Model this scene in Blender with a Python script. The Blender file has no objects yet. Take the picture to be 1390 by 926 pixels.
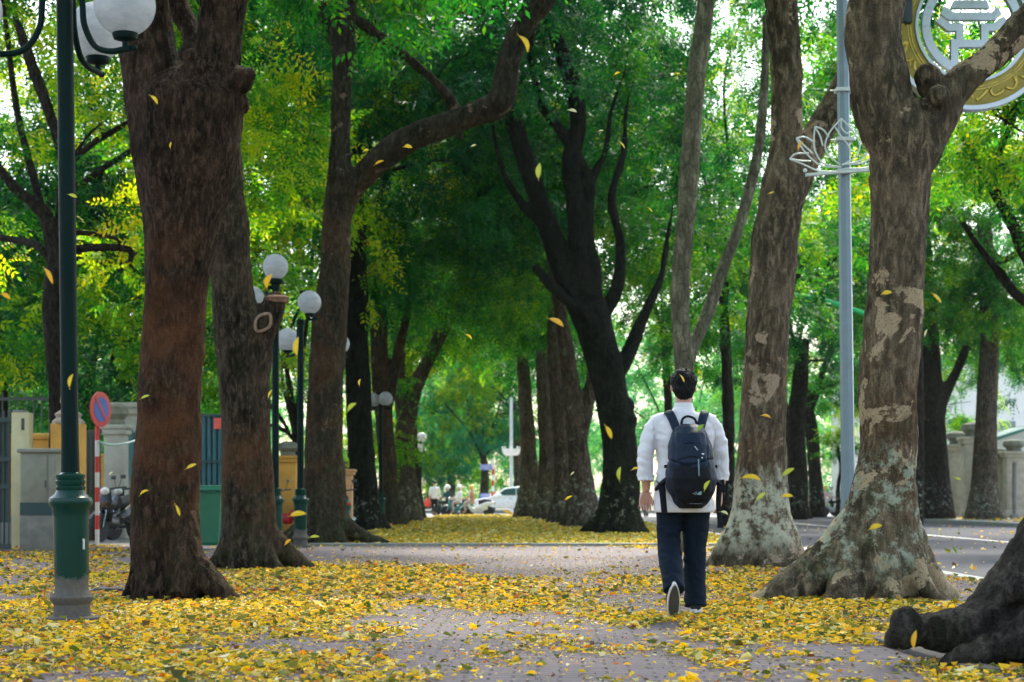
import bpy, bmesh, math, random
import numpy as np
from mathutils import Vector, Matrix, noise as mnoise
rng = np.random.default_rng(7); random.seed(7)
SC = bpy.context.scene; COL = SC.collection
R = math.radians
# ---------------------------------------------------------------- camera model
F, CX, HY, CH = 2509.7, 695.0, 677.0, 0.82        # focal length (photo px), centre, horizon row, camera height
def at(px, py, d): return Vector(((px-CX)*d/F, d, CH+(HY-py)*d/F))
def dg(py): return F*CH/(py-HY)
def gx(px, d): return (px-CX)*d/F
# ---------------------------------------------------------------- helpers
def link(o, parent=None):
    COL.objects.link(o)
    if parent is not None: o.parent = parent
    return o
def tag(o, label=None, cat=None, group=None, kind=None):
    if label: o['label'] = label
    if cat: o['category'] = cat
    if group: o['group'] = group
    if kind: o['kind'] = kind
    return o
def empty(name, loc, rz=0, label=None, cat=None, group=None):
    o = bpy.data.objects.new(name, None); link(o); o.location = loc; o.rotation_euler = (0,0,rz)
    o.empty_display_size = .2
    return tag(o, label, cat, group)
def copy_tree(o, parent=None):
    c = o.copy(); COL.objects.link(c); c.parent = parent
    for ch in [x for x in o.children]: copy_tree(ch, c)
    return c
def catmull(pts, rad, sub):
    pts = np.array(pts, float); rad = np.array(rad, float); n = len(pts)
    if n < 3 or sub <= 1: 
        if sub <= 1: return pts, rad
    P = np.vstack([2*pts[0]-pts[1], pts, 2*pts[-1]-pts[-2]]); Q = np.concatenate([[rad[0]], rad, [rad[-1]]])
    op, orr = [], []
    for i in range(1, n):
        for k in range(sub):
            t = k/sub; t2, t3 = t*t, t*t*t
            w = (-.5*t3+t2-.5*t, 1.5*t3-2.5*t2+1, -1.5*t3+2*t2+.5*t, .5*t3-.5*t2)
            op.append(sum(w[j]*P[i-1+j] for j in range(4)))
            orr.append(Q[i]*(1-t)+Q[i+1]*t)
    op.append(pts[-1]); orr.append(rad[-1])
    return np.array(op), np.array(orr)
class MB:
    def __init__(s): s.v = []; s.f = []; s.m = []
    def add(s, vs, fs, m=0):
        b = len(s.v); s.v += [tuple(map(float, v)) for v in vs]
        for f in fs: s.f.append([i+b for i in f]); s.m.append(m)
        return s
    def box(s, c, size, rz=0, m=0, bev=0, rx=0, ry=0):
        x, y, z = [k/2 for k in size]
        if bev:
            bm = bmesh.new(); bmesh.ops.create_cube(bm, size=1)
            for v in bm.verts: v.co = Vector((v.co.x*2*x, v.co.y*2*y, v.co.z*2*z))
            bmesh.ops.bevel(bm, geom=bm.edges[:], offset=bev, segments=2, affect='EDGES', profile=.5)
            vs = [v.co.copy() for v in bm.verts]; fs = [[v.index for v in f.verts] for f in bm.faces]; bm.free()
        else:
            vs = [Vector((a*x, b*y, d*z)) for a in (-1,1) for b in (-1,1) for d in (-1,1)]
            fs = [(0,1,3,2),(4,6,7,5),(0,4,5,1),(2,3,7,6),(0,2,6,4),(1,5,7,3)]
        M = Matrix.Translation(c) @ Matrix.Rotation(rz,4,'Z') @ Matrix.Rotation(ry,4,'Y') @ Matrix.Rotation(rx,4,'X')
        return s.add([M @ v for v in vs], fs, m)
    def tube(s, pts, rad, seg=12, sub=1, m=0, cap=True, sq=None):
        if not hasattr(rad, '__len__'): rad = [rad]*len(pts)
        P, Q = catmull(pts, rad, sub); n = len(P)
        T = np.gradient(P, axis=0); T /= np.linalg.norm(T, axis=1)[:,None]+1e-12
        u = np.cross(T[0], [0,1,0]) if abs(T[0][1]) < .9 else np.cross(T[0], [1,0,0]); u /= np.linalg.norm(u)
        vs = []; a = np.linspace(0, 2*np.pi, seg, endpoint=False)
        for i in range(n):
            u = u-T[i]*np.dot(u, T[i]); u /= np.linalg.norm(u)+1e-12; w = np.cross(T[i], u)
            k = (1,1) if sq is None else sq
            vs += list(P[i]+Q[i]*(np.outer(np.cos(a), u)*k[0]+np.outer(np.sin(a), w)*k[1]))
        fs = [(i*seg+j, i*seg+(j+1)%seg, (i+1)*seg+(j+1)%seg, (i+1)*seg+j) for i in range(n-1) for j in range(seg)]
        if cap: fs += [tuple(range(seg))[::-1], tuple((n-1)*seg+j for j in range(seg))]
        return s.add(vs, fs, m)
    def lathe(s, prof, c=(0,0,0), seg=24, m=0, axis='Z'):
        vs = []; n = len(prof); c = Vector(c)
        for r, z in prof:
            for j in range(seg):
                a = 2*math.pi*j/seg; p = Vector((r*math.cos(a), r*math.sin(a), z))
                if axis == 'X': p = Vector((p.z, p.x, p.y))
                if axis == 'Y': p = Vector((p.x, p.z, p.y))
                vs.append(c+p)
        fs = [(i*seg+j, i*seg+(j+1)%seg, (i+1)*seg+(j+1)%seg, (i+1)*seg+j) for i in range(n-1) for j in range(seg)]
        fs += [tuple(range(seg))[::-1], tuple((n-1)*seg+j for j in range(seg))]
        return s.add(vs, fs, m)
    def ball(s, c, r, seg=20, m=0):
        if not hasattr(r, '__len__'): r = (r,r,r)
        n = max(6, seg//2); prof = [(math.sin(math.pi*(i+.02)/(n+.04)), -math.cos(math.pi*(i+.02)/(n+.04))) for i in range(n+1)]
        b = len(s.v); s.lathe(prof, (0,0,0), seg, m)
        for i in range(b, len(s.v)):
            x, y, z = s.v[i]; s.v[i] = (c[0]+x*r[0], c[1]+y*r[1], c[2]+z*r[2])
        return s
    def loft(s, secs, seg=24, m=0):      # horizontal elliptical sections (x, y, z, rx, ry)
        vs = []
        for (x, y, z, rx, ry) in secs:
            for j in range(seg):
                a = 2*math.pi*j/seg; vs.append((x+rx*math.cos(a), y+ry*math.sin(a), z))
        n = len(secs)
        fs = [(i*seg+j, i*seg+(j+1)%seg, (i+1)*seg+(j+1)%seg, (i+1)*seg+j) for i in range(n-1) for j in range(seg)]
        fs += [tuple(range(seg))[::-1], tuple((n-1)*seg+j for j in range(seg))]
        return s.add(vs, fs, m)
    def prism(s, poly, y0, y1, m=0):     # outline in x,z pushed along y
        n = len(poly); vs = [(x, y0, z) for x, z in poly]+[(x, y1, z) for x, z in poly]
        fs = [tuple(range(n)), tuple(range(n, 2*n))[::-1]]+[(i, i+n, (i+1)%n+n, (i+1)%n) for i in range(n)]
        return s.add(vs, fs, m)
    def mesh(s, name, mats, smooth=True, fix=True):
        me = bpy.data.meshes.new(name); me.from_pydata(s.v, [], s.f); me.update()
        if fix:
            bm = bmesh.new(); bm.from_mesh(me); bmesh.ops.recalc_face_normals(bm, faces=bm.faces[:]); bm.to_mesh(me); bm.free()
        if not isinstance(mats, (list, tuple)): mats = [mats]
        for k in mats: me.materials.append(k)
        if len(mats) > 1 : me.polygons.foreach_set('material_index', s.m)
        if smooth:
            me.shade_smooth() if hasattr(me, 'shade_smooth') else None
            try: me.set_sharp_from_angle(angle=R(38))
            except Exception: pass
        return me
    def build(s, name, mats, parent=None, smooth=True, loc=None):
        o = bpy.data.objects.new(name, s.mesh(name, mats, smooth)); link(o, parent)
        if loc is not None: o.location = loc
        return o
def _hash(ix, iy, iz, seed):
    n = (ix.astype(np.int64)*374761393+iy.astype(np.int64)*668265263+iz.astype(np.int64)*1274126177+seed*144665) & 0xffffffff
    n = ((n ^ (n >> 13))*1274126177) & 0xffffffff
    return ((n ^ (n >> 16)) & 0xffff)/32767.5-1
def vnoise(P, sc, seed=0):
    p = np.asarray(P)*np.asarray(sc); i = np.floor(p); f = p-i; f = f*f*(3-2*f); i = i.astype(np.int64); r = 0
    for a in (0,1):
        for b in (0,1):
            for c in (0,1):
                w = (f[:,0] if a else 1-f[:,0])*(f[:,1] if b else 1-f[:,1])*(f[:,2] if c else 1-f[:,2])
                r = r+w*_hash(i[:,0]+a, i[:,1]+b, i[:,2]+c, seed)
    return r
def remesh(mb, name, mat, voxel, smooth=4, disp=(), parent=None, loc=None, post=None):
    me = mb.mesh(name+'_src', mat, False); o = bpy.data.objects.new(name+'_src', me); COL.objects.link(o)
    r = o.modifiers.new('r', 'REMESH'); r.mode = 'VOXEL'; r.voxel_size = voxel; r.use_smooth_shade = True
    if smooth: m = o.modifiers.new('s', 'SMOOTH'); m.factor = .6; m.iterations = smooth
    dg_ = bpy.context.evaluated_depsgraph_get(); dg_.update()
    out = bpy.data.meshes.new_from_object(o.evaluated_get(dg_)); out.name = name
    bpy.data.objects.remove(o); bpy.data.meshes.remove(me)
    n = len(out.vertices); co = np.empty(n*3); out.vertices.foreach_get('co', co); co = co.reshape(-1,3)
    if len(disp):
        no = np.empty(n*3); out.vertices.foreach_get('normal', no); no = no.reshape(-1,3); d = np.zeros(n)
        for (amp, sc, seed) in disp: d += amp*vnoise(co, sc, seed)
        co = co+no*d[:,None]
    if post is not None: co = post(co)
    out.vertices.foreach_set('co', co.reshape(-1)); out.update()
    if not out.materials: out.materials.append(mat)
    out.shade_smooth() if hasattr(out, 'shade_smooth') else out.polygons.foreach_set('use_smooth', [True]*len(out.polygons))
    q = bpy.data.objects.new(name, out); link(q, parent)
    if loc is not None: q.location = loc
    return q
# ---------------------------------------------------------------- materials
class NT:
    def __init__(s, name):
        s.mat = bpy.data.materials.new(name); s.mat.use_nodes = True; s.t = s.mat.node_tree; s.t.nodes.clear()
        s.out = s.n('ShaderNodeOutputMaterial')
    def n(s, typ, **kw):
        x = s.t.nodes.new(typ)
        for k, v in kw.items(): setattr(x, k, v)
        return x
    def l(s, a, b): s.t.links.new(a, b)
    def put(s, sock, v):
        if hasattr(v, 'is_linked'): s.l(v, sock)
        else:
            if sock.type == 'RGBA' and len(v) == 3: v = (*v, 1)
            sock.default_value = v
    def coord(s, scale=(1,1,1), kind='Object'):
        tc = s.n('ShaderNodeTexCoord'); mp = s.n('ShaderNodeMapping'); mp.inputs['Scale'].default_value = scale
        s.l(tc.outputs[kind], mp.inputs['Vector']); return mp.outputs[0]
    def noise(s, vec, scale, detail=4, rough=.55, dist=0):
        x = s.n('ShaderNodeTexNoise'); s.l(vec, x.inputs['Vector'])
        x.inputs['Scale'].default_value = scale; x.inputs['Detail'].default_value = detail; x.inputs['Roughness'].default_value = rough
        x.inputs['Distortion'].default_value = dist
        return x.outputs['Fac']
    def vor(s, vec, scale, feat='F1', out='Distance'):
        x = s.n('ShaderNodeTexVoronoi', feature=feat); s.l(vec, x.inputs['Vector']); x.inputs['Scale'].default_value = scale
        return x.outputs[out]
    def step(s, fac, a, b, lo=0., hi=1.):
        x = s.n('ShaderNodeMapRange'); x.clamp = True; s.put(x.inputs[0], fac)
        for i, v in zip((1,2,3,4), (a, b, lo, hi)): x.inputs[i].default_value = v
        return x.outputs[0]
    def math(s, op, a, b=0.):
        x = s.n('ShaderNodeMath', operation=op); s.put(x.inputs[0], a); s.put(x.inputs[1], b); return x.outputs[0]
    def mix(s, f, a, b, mode='MIX'):
        x = s.n('ShaderNodeMix', data_type='RGBA', blend_type=mode); s.put(x.inputs[0], f); s.put(x.inputs[6], a); s.put(x.inputs[7], b); return x.outputs[2]
    def ramp(s, f, stops, interp='LINEAR'):
        x = s.n('ShaderNodeValToRGB'); s.l(f, x.inputs[0]); e = x.color_ramp.elements; x.color_ramp.interpolation = interp
        while len(e) > 1: e.remove(e[-1])
        e[0].position = stops[0][0]; e[0].color = (*stops[0][1], 1)
        for p, c in stops[1:]: q = e.new(p); q.color = (*c, 1)
        return x.outputs[0]
    def bsdf(s, col, rough=.7, bump=None, bstr=.3, bdist=.02, metal=0, spec=None, **kw):
        p = s.n('ShaderNodeBsdfPrincipled'); s.put(p.inputs['Base Color'], col); s.put(p.inputs['Roughness'], rough); s.put(p.inputs['Metallic'], metal)
        if spec is not None: s.put(p.inputs['Specular IOR Level'], spec)
        for k, v in kw.items(): s.put(p.inputs[k.replace('_', ' ')], v)
        if bump is not None:
            b = s.n('ShaderNodeBump'); b.inputs['Strength'].default_value = bstr; b.inputs['Distance'].default_value = bdist
            s.l(bump, b.inputs['Height']); s.l(b.outputs[0], p.inputs['Normal'])
        s.l(p.outputs[0], s.out.inputs[0]); return s.mat
MATS = {}
def plain(name, col, rough=.6, var=.15, scale=8, metal=0, bstr=.1, spec=None):
    if name in MATS: return MATS[name]
    t = NT(name); v = t.coord(); n = t.noise(v, scale, 5, .6); n2 = t.noise(v, scale*6, 3)
    c = t.mix(t.step(n, .3, .7), tuple(k*(1-var) for k in col), tuple(min(1, k*(1+var)) for k in col))
    c = t.mix(t.step(n2, .55, .8, 0, .35*min(1, var*3)), c, tuple(k*.6 for k in col))
    MATS[name] = t.bsdf(c, t.step(n, .2, .8, max(.05, rough-.1), min(1, rough+.1)), n2, bstr, .01, metal, spec); return MATS[name]
def bark(name, dark, mid, pale, pale_amt=.5, red=0., wash=None, fine=1., moss=.0, washcol=(.40,.45,.33), redz=(0,3), bs=1., ck=1.):
    t = NT(name); v = t.coord(); vs = t.coord((1,1,.35)); geo = t.n('ShaderNodeSeparateXYZ')
    tc = t.n('ShaderNodeTexCoord'); t.l(tc.outputs['Object'], geo.inputs[0]); z = geo.outputs[2]
    n1 = t.noise(vs, 3*fine, 6, .65, .6); n2 = t.noise(vs, 16*fine, 6, .7, .4); n3 = t.noise(v, 55*fine, 4, .7)
    cr = t.vor(vs, 22*fine, 'DISTANCE_TO_EDGE')
    c = t.mix(t.step(n1, .35, .68), dark, mid)
    c = t.mix(t.step(n2, .48, .66, 0, .75), c, tuple(min(1, k*2.1) for k in mid)); c = t.mix(t.step(n2, .3, .45, .7, 0), c, tuple(k*.6 for k in dark))
    if red:
        rz = t.math('MULTIPLY', t.step(z, redz[0], redz[0]+.6), t.step(z, redz[1]-.6, redz[1], 1, 0))
        rn = t.math('MULTIPLY', t.step(t.noise(v, 1.6, 4, .6, .5), .42, .66, 0, red), rz)
        c = t.mix(rn, c, (.20,.082,.035))
    pn = t.noise(v, 2.3, 7, .62, .35); pm = t.step(pn, .70-.18*pale_amt, .715-.18*pale_amt)
    c = t.mix(pm, c, t.mix(n2, tuple(k*.7 for k in pale), pale))
    c = t.mix(t.step(n3, .52, .66, 0, .6), c, tuple(k*.5 for k in dark)); c = t.mix(t.step(t.noise(v, 120*fine, 3, .7), .6, .72, 0, .5), c, tuple(min(1, k*2.6) for k in mid))
    c = t.mix(t.step(t.noise(t.coord((1,1,.8)), 1.1, 4, .6, 1.0), .52, .64, 0, .5), c, tuple(k*1.2 for k in dark))
    c = t.mix(t.step(cr, .0, .08, .5*ck, 0), c, tuple(k*.4 for k in dark))
    if moss: c = t.mix(t.math('MULTIPLY', t.step(t.noise(v, 4, 5, .7), .45, .65, 0, moss), t.step(z, .2, 2.2, 1, .25)), c, (.06,.085,.03))
    if wash:
        z0, amt = wash; edge = t.math('ADD', z, t.math('MULTIPLY', t.noise(t.coord((1,1,.4)), 5, 6, .75), -1.5))
        w = t.math('MULTIPLY', t.step(edge, z0-.95, z0-.65, 1, 0), t.step(t.noise(v, 6, 10, .8), .60-.30*amt, .68-.30*amt))
        w = t.math('MULTIPLY', w, t.step(z, .12, .38))
        c = t.mix(w, c, t.mix(n2, tuple(k*.55 for k in washcol), washcol))
    h = t.math('ADD', t.math('ADD', t.math('MULTIPLY', n2, .9), t.math('MULTIPLY', n3, .5)), t.math('MULTIPLY', t.step(cr, 0, .12), .35*ck))
    h = t.math('ADD', h, t.math('MULTIPLY', pm, -.12))
    return t.bsdf(c, .85, h, 1.0, .05*bs, spec=.05)
def leafmat(name, stops, trans=.45, rough=.5):
    t = NT(name); a = t.n('ShaderNodeAttribute'); a.attribute_name = 'tint'
    oi = t.n('ShaderNodeObjectInfo'); f = t.math('ADD', a.outputs['Fac'], t.math('MULTIPLY', t.math('SUBTRACT', oi.outputs['Random'], .5), .18))
    c = t.ramp(f, stops); p = t.n('ShaderNodeBsdfPrincipled'); t.l(c, p.inputs['Base Color']); p.inputs['Roughness'].default_value = rough
    p.inputs['Specular IOR Level'].default_value = .15
    tr = t.n('ShaderNodeBsdfTranslucent'); t.l(t.mix(1, c, (1.5,1.35,.5), 'MULTIPLY'), tr.inputs[0])
    m = t.n('ShaderNodeMixShader'); m.inputs[0].default_value = trans; t.l(p.outputs[0], m.inputs[1]); t.l(tr.outputs[0], m.inputs[2]); t.l(m.outputs[0], t.out.inputs[0])
    return t.mat
# ---------------------------------------------------------------- quick quad cloud meshes
def quads(name, V, tint, mat, parent=None, loc=None, npf=4):
    """V (N*npf,3) vertices, one face per npf; tint per face"""
    me = bpy.data.meshes.new(name); n = len(V)//npf
    me.vertices.add(n*npf); me.vertices.foreach_set('co', V.astype(np.float32).reshape(-1))
    me.loops.add(n*npf); me.loops.foreach_set('vertex_index', np.arange(n*npf, dtype=np.int32))
    me.polygons.add(n); me.polygons.foreach_set('loop_start', np.arange(0, n*npf, npf, dtype=np.int32))
    try: me.polygons.foreach_set('loop_total', np.full(n, npf, dtype=np.int32))
    except Exception: pass
    me.update(calc_edges=True); at_ = me.attributes.new('tint', 'FLOAT', 'FACE'); at_.data.foreach_set('value', tint.astype(np.float32))
    me.materials.append(mat); me.validate(verbose=False)
    o = bpy.data.objects.new(name, me); link(o, parent)
    if loc is not None: o.location = loc
    return o
def unit(a): return a/(np.linalg.norm(a, axis=-1, keepdims=True)+1e-9)
def sprig_proto(n=9, L=.34, l=.11, w=.042, droop=.25):
    out = []
    for k in range(n):
        s = (k//2)/(n//2); x0 = .06+L*s*.8; side = 1 if k % 2 else -1
        ang = side*R(58) if k < n-1 else 0.
        ll = l*(1-.25*abs(s-.5)); d = np.array([math.cos(ang), math.sin(ang), -.35-random.random()*.3]); d /= np.linalg.norm(d)
        q = np.cross(d, [0,0,1]); q /= np.linalg.norm(q); q = q+np.array([0,0,(random.random()-.5)*.8])
        b = np.array([x0, 0, -droop*s*s*L])
        out += [b, b+d*ll*.45+q*w*.5, b+d*ll, b+d*ll*.45-q*w*.5]
    return np.array(out)
SPRIGS = [sprig_proto(9), sprig_proto(11, .42, .10, .036, .5), sprig_proto(7, .26, .125, .05, .1)]
def sprigs(pos, out, scale, tilt=.55):
    """pos (M,3), out (M,3) preferred direction -> verts, per-face tint base index"""
    M = len(pos); d = unit(out*.8+rng.normal(0, .6, (M,3))); d[:,2] -= .1; d = unit(d)
    up = unit(np.array([0,0,1.])+rng.normal(0, tilt, (M,3))); y = unit(np.cross(up, d)); z = np.cross(d, y)
    Rm = np.stack([d, y, z], axis=1); Vs, idx = [], []
    which = rng.integers(0, 3, M); sc = scale*rng.uniform(.7, 1.3, M)
    for k in range(3):
        m = np.where(which == k)[0]
        if not len(m): continue
        V = np.einsum('pj,mjk->mpk', SPRIGS[k], Rm[m])*sc[m][:,None,None]+pos[m][:,None,:]
        Vs.append(V.reshape(-1,3)); idx.append(np.repeat(m, len(SPRIGS[k])//4))
    return np.vstack(Vs), np.concatenate(idx)
def puffs_mesh(name, puffs, dens, scale, mat, parent=None, loc=None, tint=(.5,.16), flat=.7, seed=1, gap=.0):
    """puffs: (x,y,z,r) clumps of sprigs; dens sprigs per m3-ish"""
    P, O, T = [], [], []
    for (x, y, z, r) in puffs:
        n = int(max(12, dens*r*r*r**.4)); K = max(5, n//16); v = unit(rng.normal(0, 1, (K,3))); rad = r*rng.uniform(.2, 1.12, K)**.6
        ci = rng.integers(0, K, n); q = (v*rad[:,None]*np.array([1,1,flat]))[ci]+rng.normal(0, 1, (n,3))*np.array([.24,.24,.13])*max(.8, scale*.6); p = q+np.array([x,y,z]); kt = rng.normal(0, tint[1]*.55, K)[ci]
        k = vnoise(p, 1.1/max(.6, r*.5), seed) > -.25+gap; p = p[k]; q = q[k]; kt = kt[k]
        P.append(p); O.append(unit(q)); T.append(np.full(len(p), tint[0]+rng.normal(0, tint[1]*.6))+kt)
    P = np.vstack(P); O = np.vstack(O); T = np.concatenate(T); V, i = sprigs(P, O, scale)
    t = T[i]+rng.normal(0, tint[1]*.5, len(i))+.25*tint[1]*vnoise(P, 1.5, seed+3)[i]
    return quads(name, V, np.clip(t, 0.01, .99), mat, parent, loc)
HAZE = .0001
# ---------------------------------------------------------------- material set
BK_RED = bark('bark_brown_red', (.006,.005,.004), (.095,.060,.040), (.26,.20,.14), .05, red=.9, moss=.25, redz=(.3,3.1), ck=.35, bs=1.6, fine=1.7)
BK_RED2 = bark('bark_brown_red_grey', (.008,.007,.005), (.105,.076,.052), (.24,.17,.12), .15, red=.8, moss=.4, redz=(.2,1.9), ck=.35, bs=1.6, fine=1.5)
BK_PATCH = bark('bark_flaking', (.026,.022,.015), (.145,.112,.072), (.48,.37,.23), .8, red=.35, wash=(1.25,.3), moss=.3, redz=(.4,2.3), bs=.55, ck=.2)
BK_PATCH2 = bark('bark_flaking_whitewashed', (.026,.022,.015), (.15,.115,.075), (.44,.33,.23), .68, red=.25, wash=(1.15,.5), moss=.15, washcol=(.56,.55,.40), bs=.55, ck=.2)
BK_GREY = bark('bark_grey_olive', (.016,.015,.011), (.060,.050,.033), (.26,.19,.13), .35, red=.3, moss=.5, redz=(.5,7))
BK_DARK = bark('bark_dark', (.004,.006,.005), (.017,.017,.013), (.04,.036,.028), .05, moss=.3, wash=(1.1,.15))
BK_ROOT = bark('bark_root_black', (.010,.010,.009), (.055,.048,.040), (.13,.11,.09), .02, moss=.15, fine=1.0, ck=.2)
BK_FAR = bark('bark_far_brown', (.026,.022,.017), (.12,.10,.072), (.28,.24,.18), .4, red=.2, wash=(1.5,.25), redz=(.5,6))
BK_FARD = bark('bark_far_dark', (.012,.012,.010), (.038,.031,.023), (.14,.11,.08), .1, wash=(1.5,.2))
BK_SMOOTH = bark('bark_smooth_pale', (.09,.088,.06), (.17,.155,.105), (.24,.21,.15), .2, moss=.5, fine=.5)
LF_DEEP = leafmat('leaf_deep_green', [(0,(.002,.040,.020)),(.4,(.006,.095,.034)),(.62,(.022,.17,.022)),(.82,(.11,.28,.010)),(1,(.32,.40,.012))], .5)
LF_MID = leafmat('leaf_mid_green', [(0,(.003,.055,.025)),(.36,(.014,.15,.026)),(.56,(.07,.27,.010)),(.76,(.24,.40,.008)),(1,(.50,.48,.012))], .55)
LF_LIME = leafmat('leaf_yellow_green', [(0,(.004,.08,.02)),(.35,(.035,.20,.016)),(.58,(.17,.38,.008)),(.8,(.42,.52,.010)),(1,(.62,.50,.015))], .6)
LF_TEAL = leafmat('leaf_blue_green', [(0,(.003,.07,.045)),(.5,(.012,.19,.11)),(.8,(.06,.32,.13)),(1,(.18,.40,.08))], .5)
LF_FALL = leafmat('leaf_fallen', [(0,(.10,.04,.015)),(.10,(.16,.07,.02)),(.16,(.05,.09,.02)),(.28,(.14,.17,.025)),(.38,(.30,.27,.03)),(.5,(.74,.51,.02)),(.7,(.88,.56,.015)),(.79,(.70,.28,.012)),(.86,(.52,.14,.012)),(.9,(.60,.55,.22)),(1,(.72,.68,.42))], .25, .45)
GREEN_PAINT = plain('green_gloss_paint', (.0012,.012,.010), .5, .25, 5, spec=.08)
# ---------------------------------------------------------------- world, sun, camera
w = bpy.data.worlds.new('World'); SC.world = w; w.use_nodes = True; nt = w.node_tree
bg = nt.nodes['Background']; sky = nt.nodes.new('ShaderNodeTexSky'); sky.sky_type = 'NISHITA'; sky.sun_disc = False
SUN_EL, SUN_AZ = 52, 12     # degrees; azimuth from +Y towards +X
sky.sun_elevation = R(SUN_EL); sky.sun_rotation = R(SUN_AZ); sky.dust_density = 3; sky.air_density = 1.2
hs = nt.nodes.new('ShaderNodeHueSaturation'); hs.inputs['Saturation'].default_value = .75
nt.links.new(sky.outputs[0], hs.inputs['Color']); nt.links.new(hs.outputs[0], bg.inputs[0]); bg.inputs[1].default_value = .15
sl = bpy.data.lights.new('sun', 'SUN'); sl.energy = 2.8; sl.angle = R(8); sl.color = (1, .95, .80)
so = bpy.data.objects.new('sun', sl); COL.objects.link(so)
sd = Vector((math.sin(R(SUN_AZ))*math.cos(R(SUN_EL)), math.cos(R(SUN_AZ))*math.cos(R(SUN_EL)), math.sin(R(SUN_EL))))
so.rotation_euler = (-sd).to_track_quat('-Z', 'Y').to_euler()
cam = bpy.data.cameras.new('camera'); co_ = bpy.data.objects.new('camera', cam); COL.objects.link(co_); SC.camera = co_
cam.sensor_width = 36; cam.lens = F*36/1390; cam.clip_end = 3000; cam.clip_start = .1
co_.location = (0,0,CH); co_.rotation_euler = (R(90),0,0); cam.shift_y = (HY-463)/1390
cam.dof.use_dof = True; cam.dof.focus_distance = 12.9; cam.dof.aperture_fstop = 4.0
SC.view_settings.view_transform = 'Standard'; SC.view_settings.look = 'None'; SC.view_settings.exposure = 1.9; SC.view_settings.gamma = 1
SC.render.engine = 'CYCLES'; c = SC.cycles; c.max_bounces = 6; c.diffuse_bounces = 4; c.glossy_bounces = 2; c.transmission_bounces = 4; c.volume_bounces = 0
c.transparent_max_bounces = 6; c.use_denoising = True; c.sample_clamp_indirect = 6; c.caustics_reflective = False; c.caustics_refractive = False
c.use_adaptive_sampling = True; c.adaptive_threshold = .02
try: c.denoiser = 'OPENIMAGEDENOISE'
except Exception: pass
# ---------------------------------------------------------------- ground
def sheet(name, x0, x1, y0, y1, z, mat, kind='structure'):
    o = MB().add([(x0,y0,z),(x1,y0,z),(x1,y1,z),(x0,y1,z)], [(0,1,2,3)]).build(name, mat, None, False); o['kind'] = kind; return o
def asphalt():
    t = NT('asphalt'); v = t.coord(); n = t.noise(v, .6, 6, .6); g = t.noise(v, 90, 3, .7)
    c = t.mix(n, (.040,.042,.050), (.068,.070,.082)); c = t.mix(t.step(g, .55, .7, 0, .5), c, (.11,.11,.12)); return t.bsdf(c, .9, g, .3, .005, spec=.08)
def soil():
    t = NT('ground_soil'); v = t.coord(); n = t.noise(v, .5, 8, .65); g = t.noise(v, 14, 5, .7)
    return t.bsdf(t.mix(g, t.mix(n, (.10,.09,.07), (.17,.16,.13)), (.13,.14,.07)), .95, g, .5, .02, spec=.1)
def bricks():
    t = NT('brick_paving'); v = t.coord(); rot = t.n('ShaderNodeMapping'); rot.inputs['Rotation'].default_value[2] = R(1.5); t.l(v, rot.inputs[0])
    b = t.n('ShaderNodeTexBrick'); t.l(rot.outputs[0], b.inputs['Vector']); b.inputs['Scale'].default_value = 1
    b.inputs['Brick Width'].default_value = .22; b.inputs['Row Height'].default_value = .11; b.inputs['Mortar Size'].default_value = .009; b.inputs['Mortar Smooth'].default_value = .4
    b.inputs['Color1'].default_value = (.15,.125,.138,1); b.inputs['Color2'].default_value = (.11,.092,.102,1); b.inputs['Mortar'].default_value = (.025,.022,.022,1); b.inputs['Bias'].default_value = .1
    n = t.noise(v, 1.3, 6, .65); g = t.noise(v, 60, 4, .7); m = t.noise(v, 7, 6, .7)
    c = t.mix(t.step(n, .35, .7, 0, .6), b.outputs[0], (.14,.125,.135)); c = t.mix(t.step(m, .5, .72, 0, .55), c, (.16,.14,.14)); c = t.mix(t.step(g, .6, .8, 0, .4), c, (.26,.23,.24))
    h = t.math('ADD', t.math('MULTIPLY', b.outputs['Fac'], -.8), t.math('MULTIPLY', m, .5)); return t.bsdf(c, t.step(n, .3, .7, .6, .85), h, .6, .008, spec=.1)
def lawn():
    t = NT('leafy_grass_ground'); v = t.coord(); n = t.noise(v, .35, 6, .65, .5); g = t.noise(v, 9, 6, .75); k = t.noise(v, 30, 4, .7)
    c = t.mix(t.step(g, .35, .65), (.14,.16,.03), (.33,.30,.06)); c = t.mix(t.step(k, .5, .7, 0, .7), c, (.45,.38,.08)); c = t.mix(t.step(n, .5, .68, 0, .65), c, (.19,.19,.14)); return t.bsdf(c, .9, g, .6, .03, spec=.1)
M_ASPH, M_SOIL, M_BRICK, M_LAWN = asphalt(), soil(), bricks(), lawn()
M_CONC = plain('concrete', (.20,.195,.185), .9, .25, 3, bstr=.3, spec=.1)
M_KERB = plain('kerb_stone', (.22,.24,.22), .8, .25, 4, bstr=.3)
sheet('ground', -700, 700, -60, 1400, -.13, M_SOIL)
sheet('road', 4.9, 16.7, -30, 96, -.124, M_ASPH)
sheet('cross_street', -120, 120, 96, 122, -.122, plain('sunlit_asphalt', (.30,.30,.31), .9, .2, 2, spec=.1))  # open-sky brightness of the crossing painted in as a paler asphalt colour
def slab(name, x0, x1, y0, y1, mat, top=0., kind='structure'):
    o = MB().box(((x0+x1)/2,(y0+y1)/2,top/2-.065), (x1-x0,y1-y0,.13+top-.002)).build(name, mat, None, False); o['kind'] = kind; return o
slab('pavement', -14, 4.7, -6, 31.9, M_BRICK)
slab('leafy_verge', -3.6, 4.7, 32.15, 94, M_LAWN)
slab('side_pavement', -30, -3.6, 32.15, 94, M_CONC, -.012)
slab('far_pavement', 16.9, 34, -30, 94, M_CONC, -.004)
slab('crossing_pavement', -120, 120, 122.2, 150, M_CONC)
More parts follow.
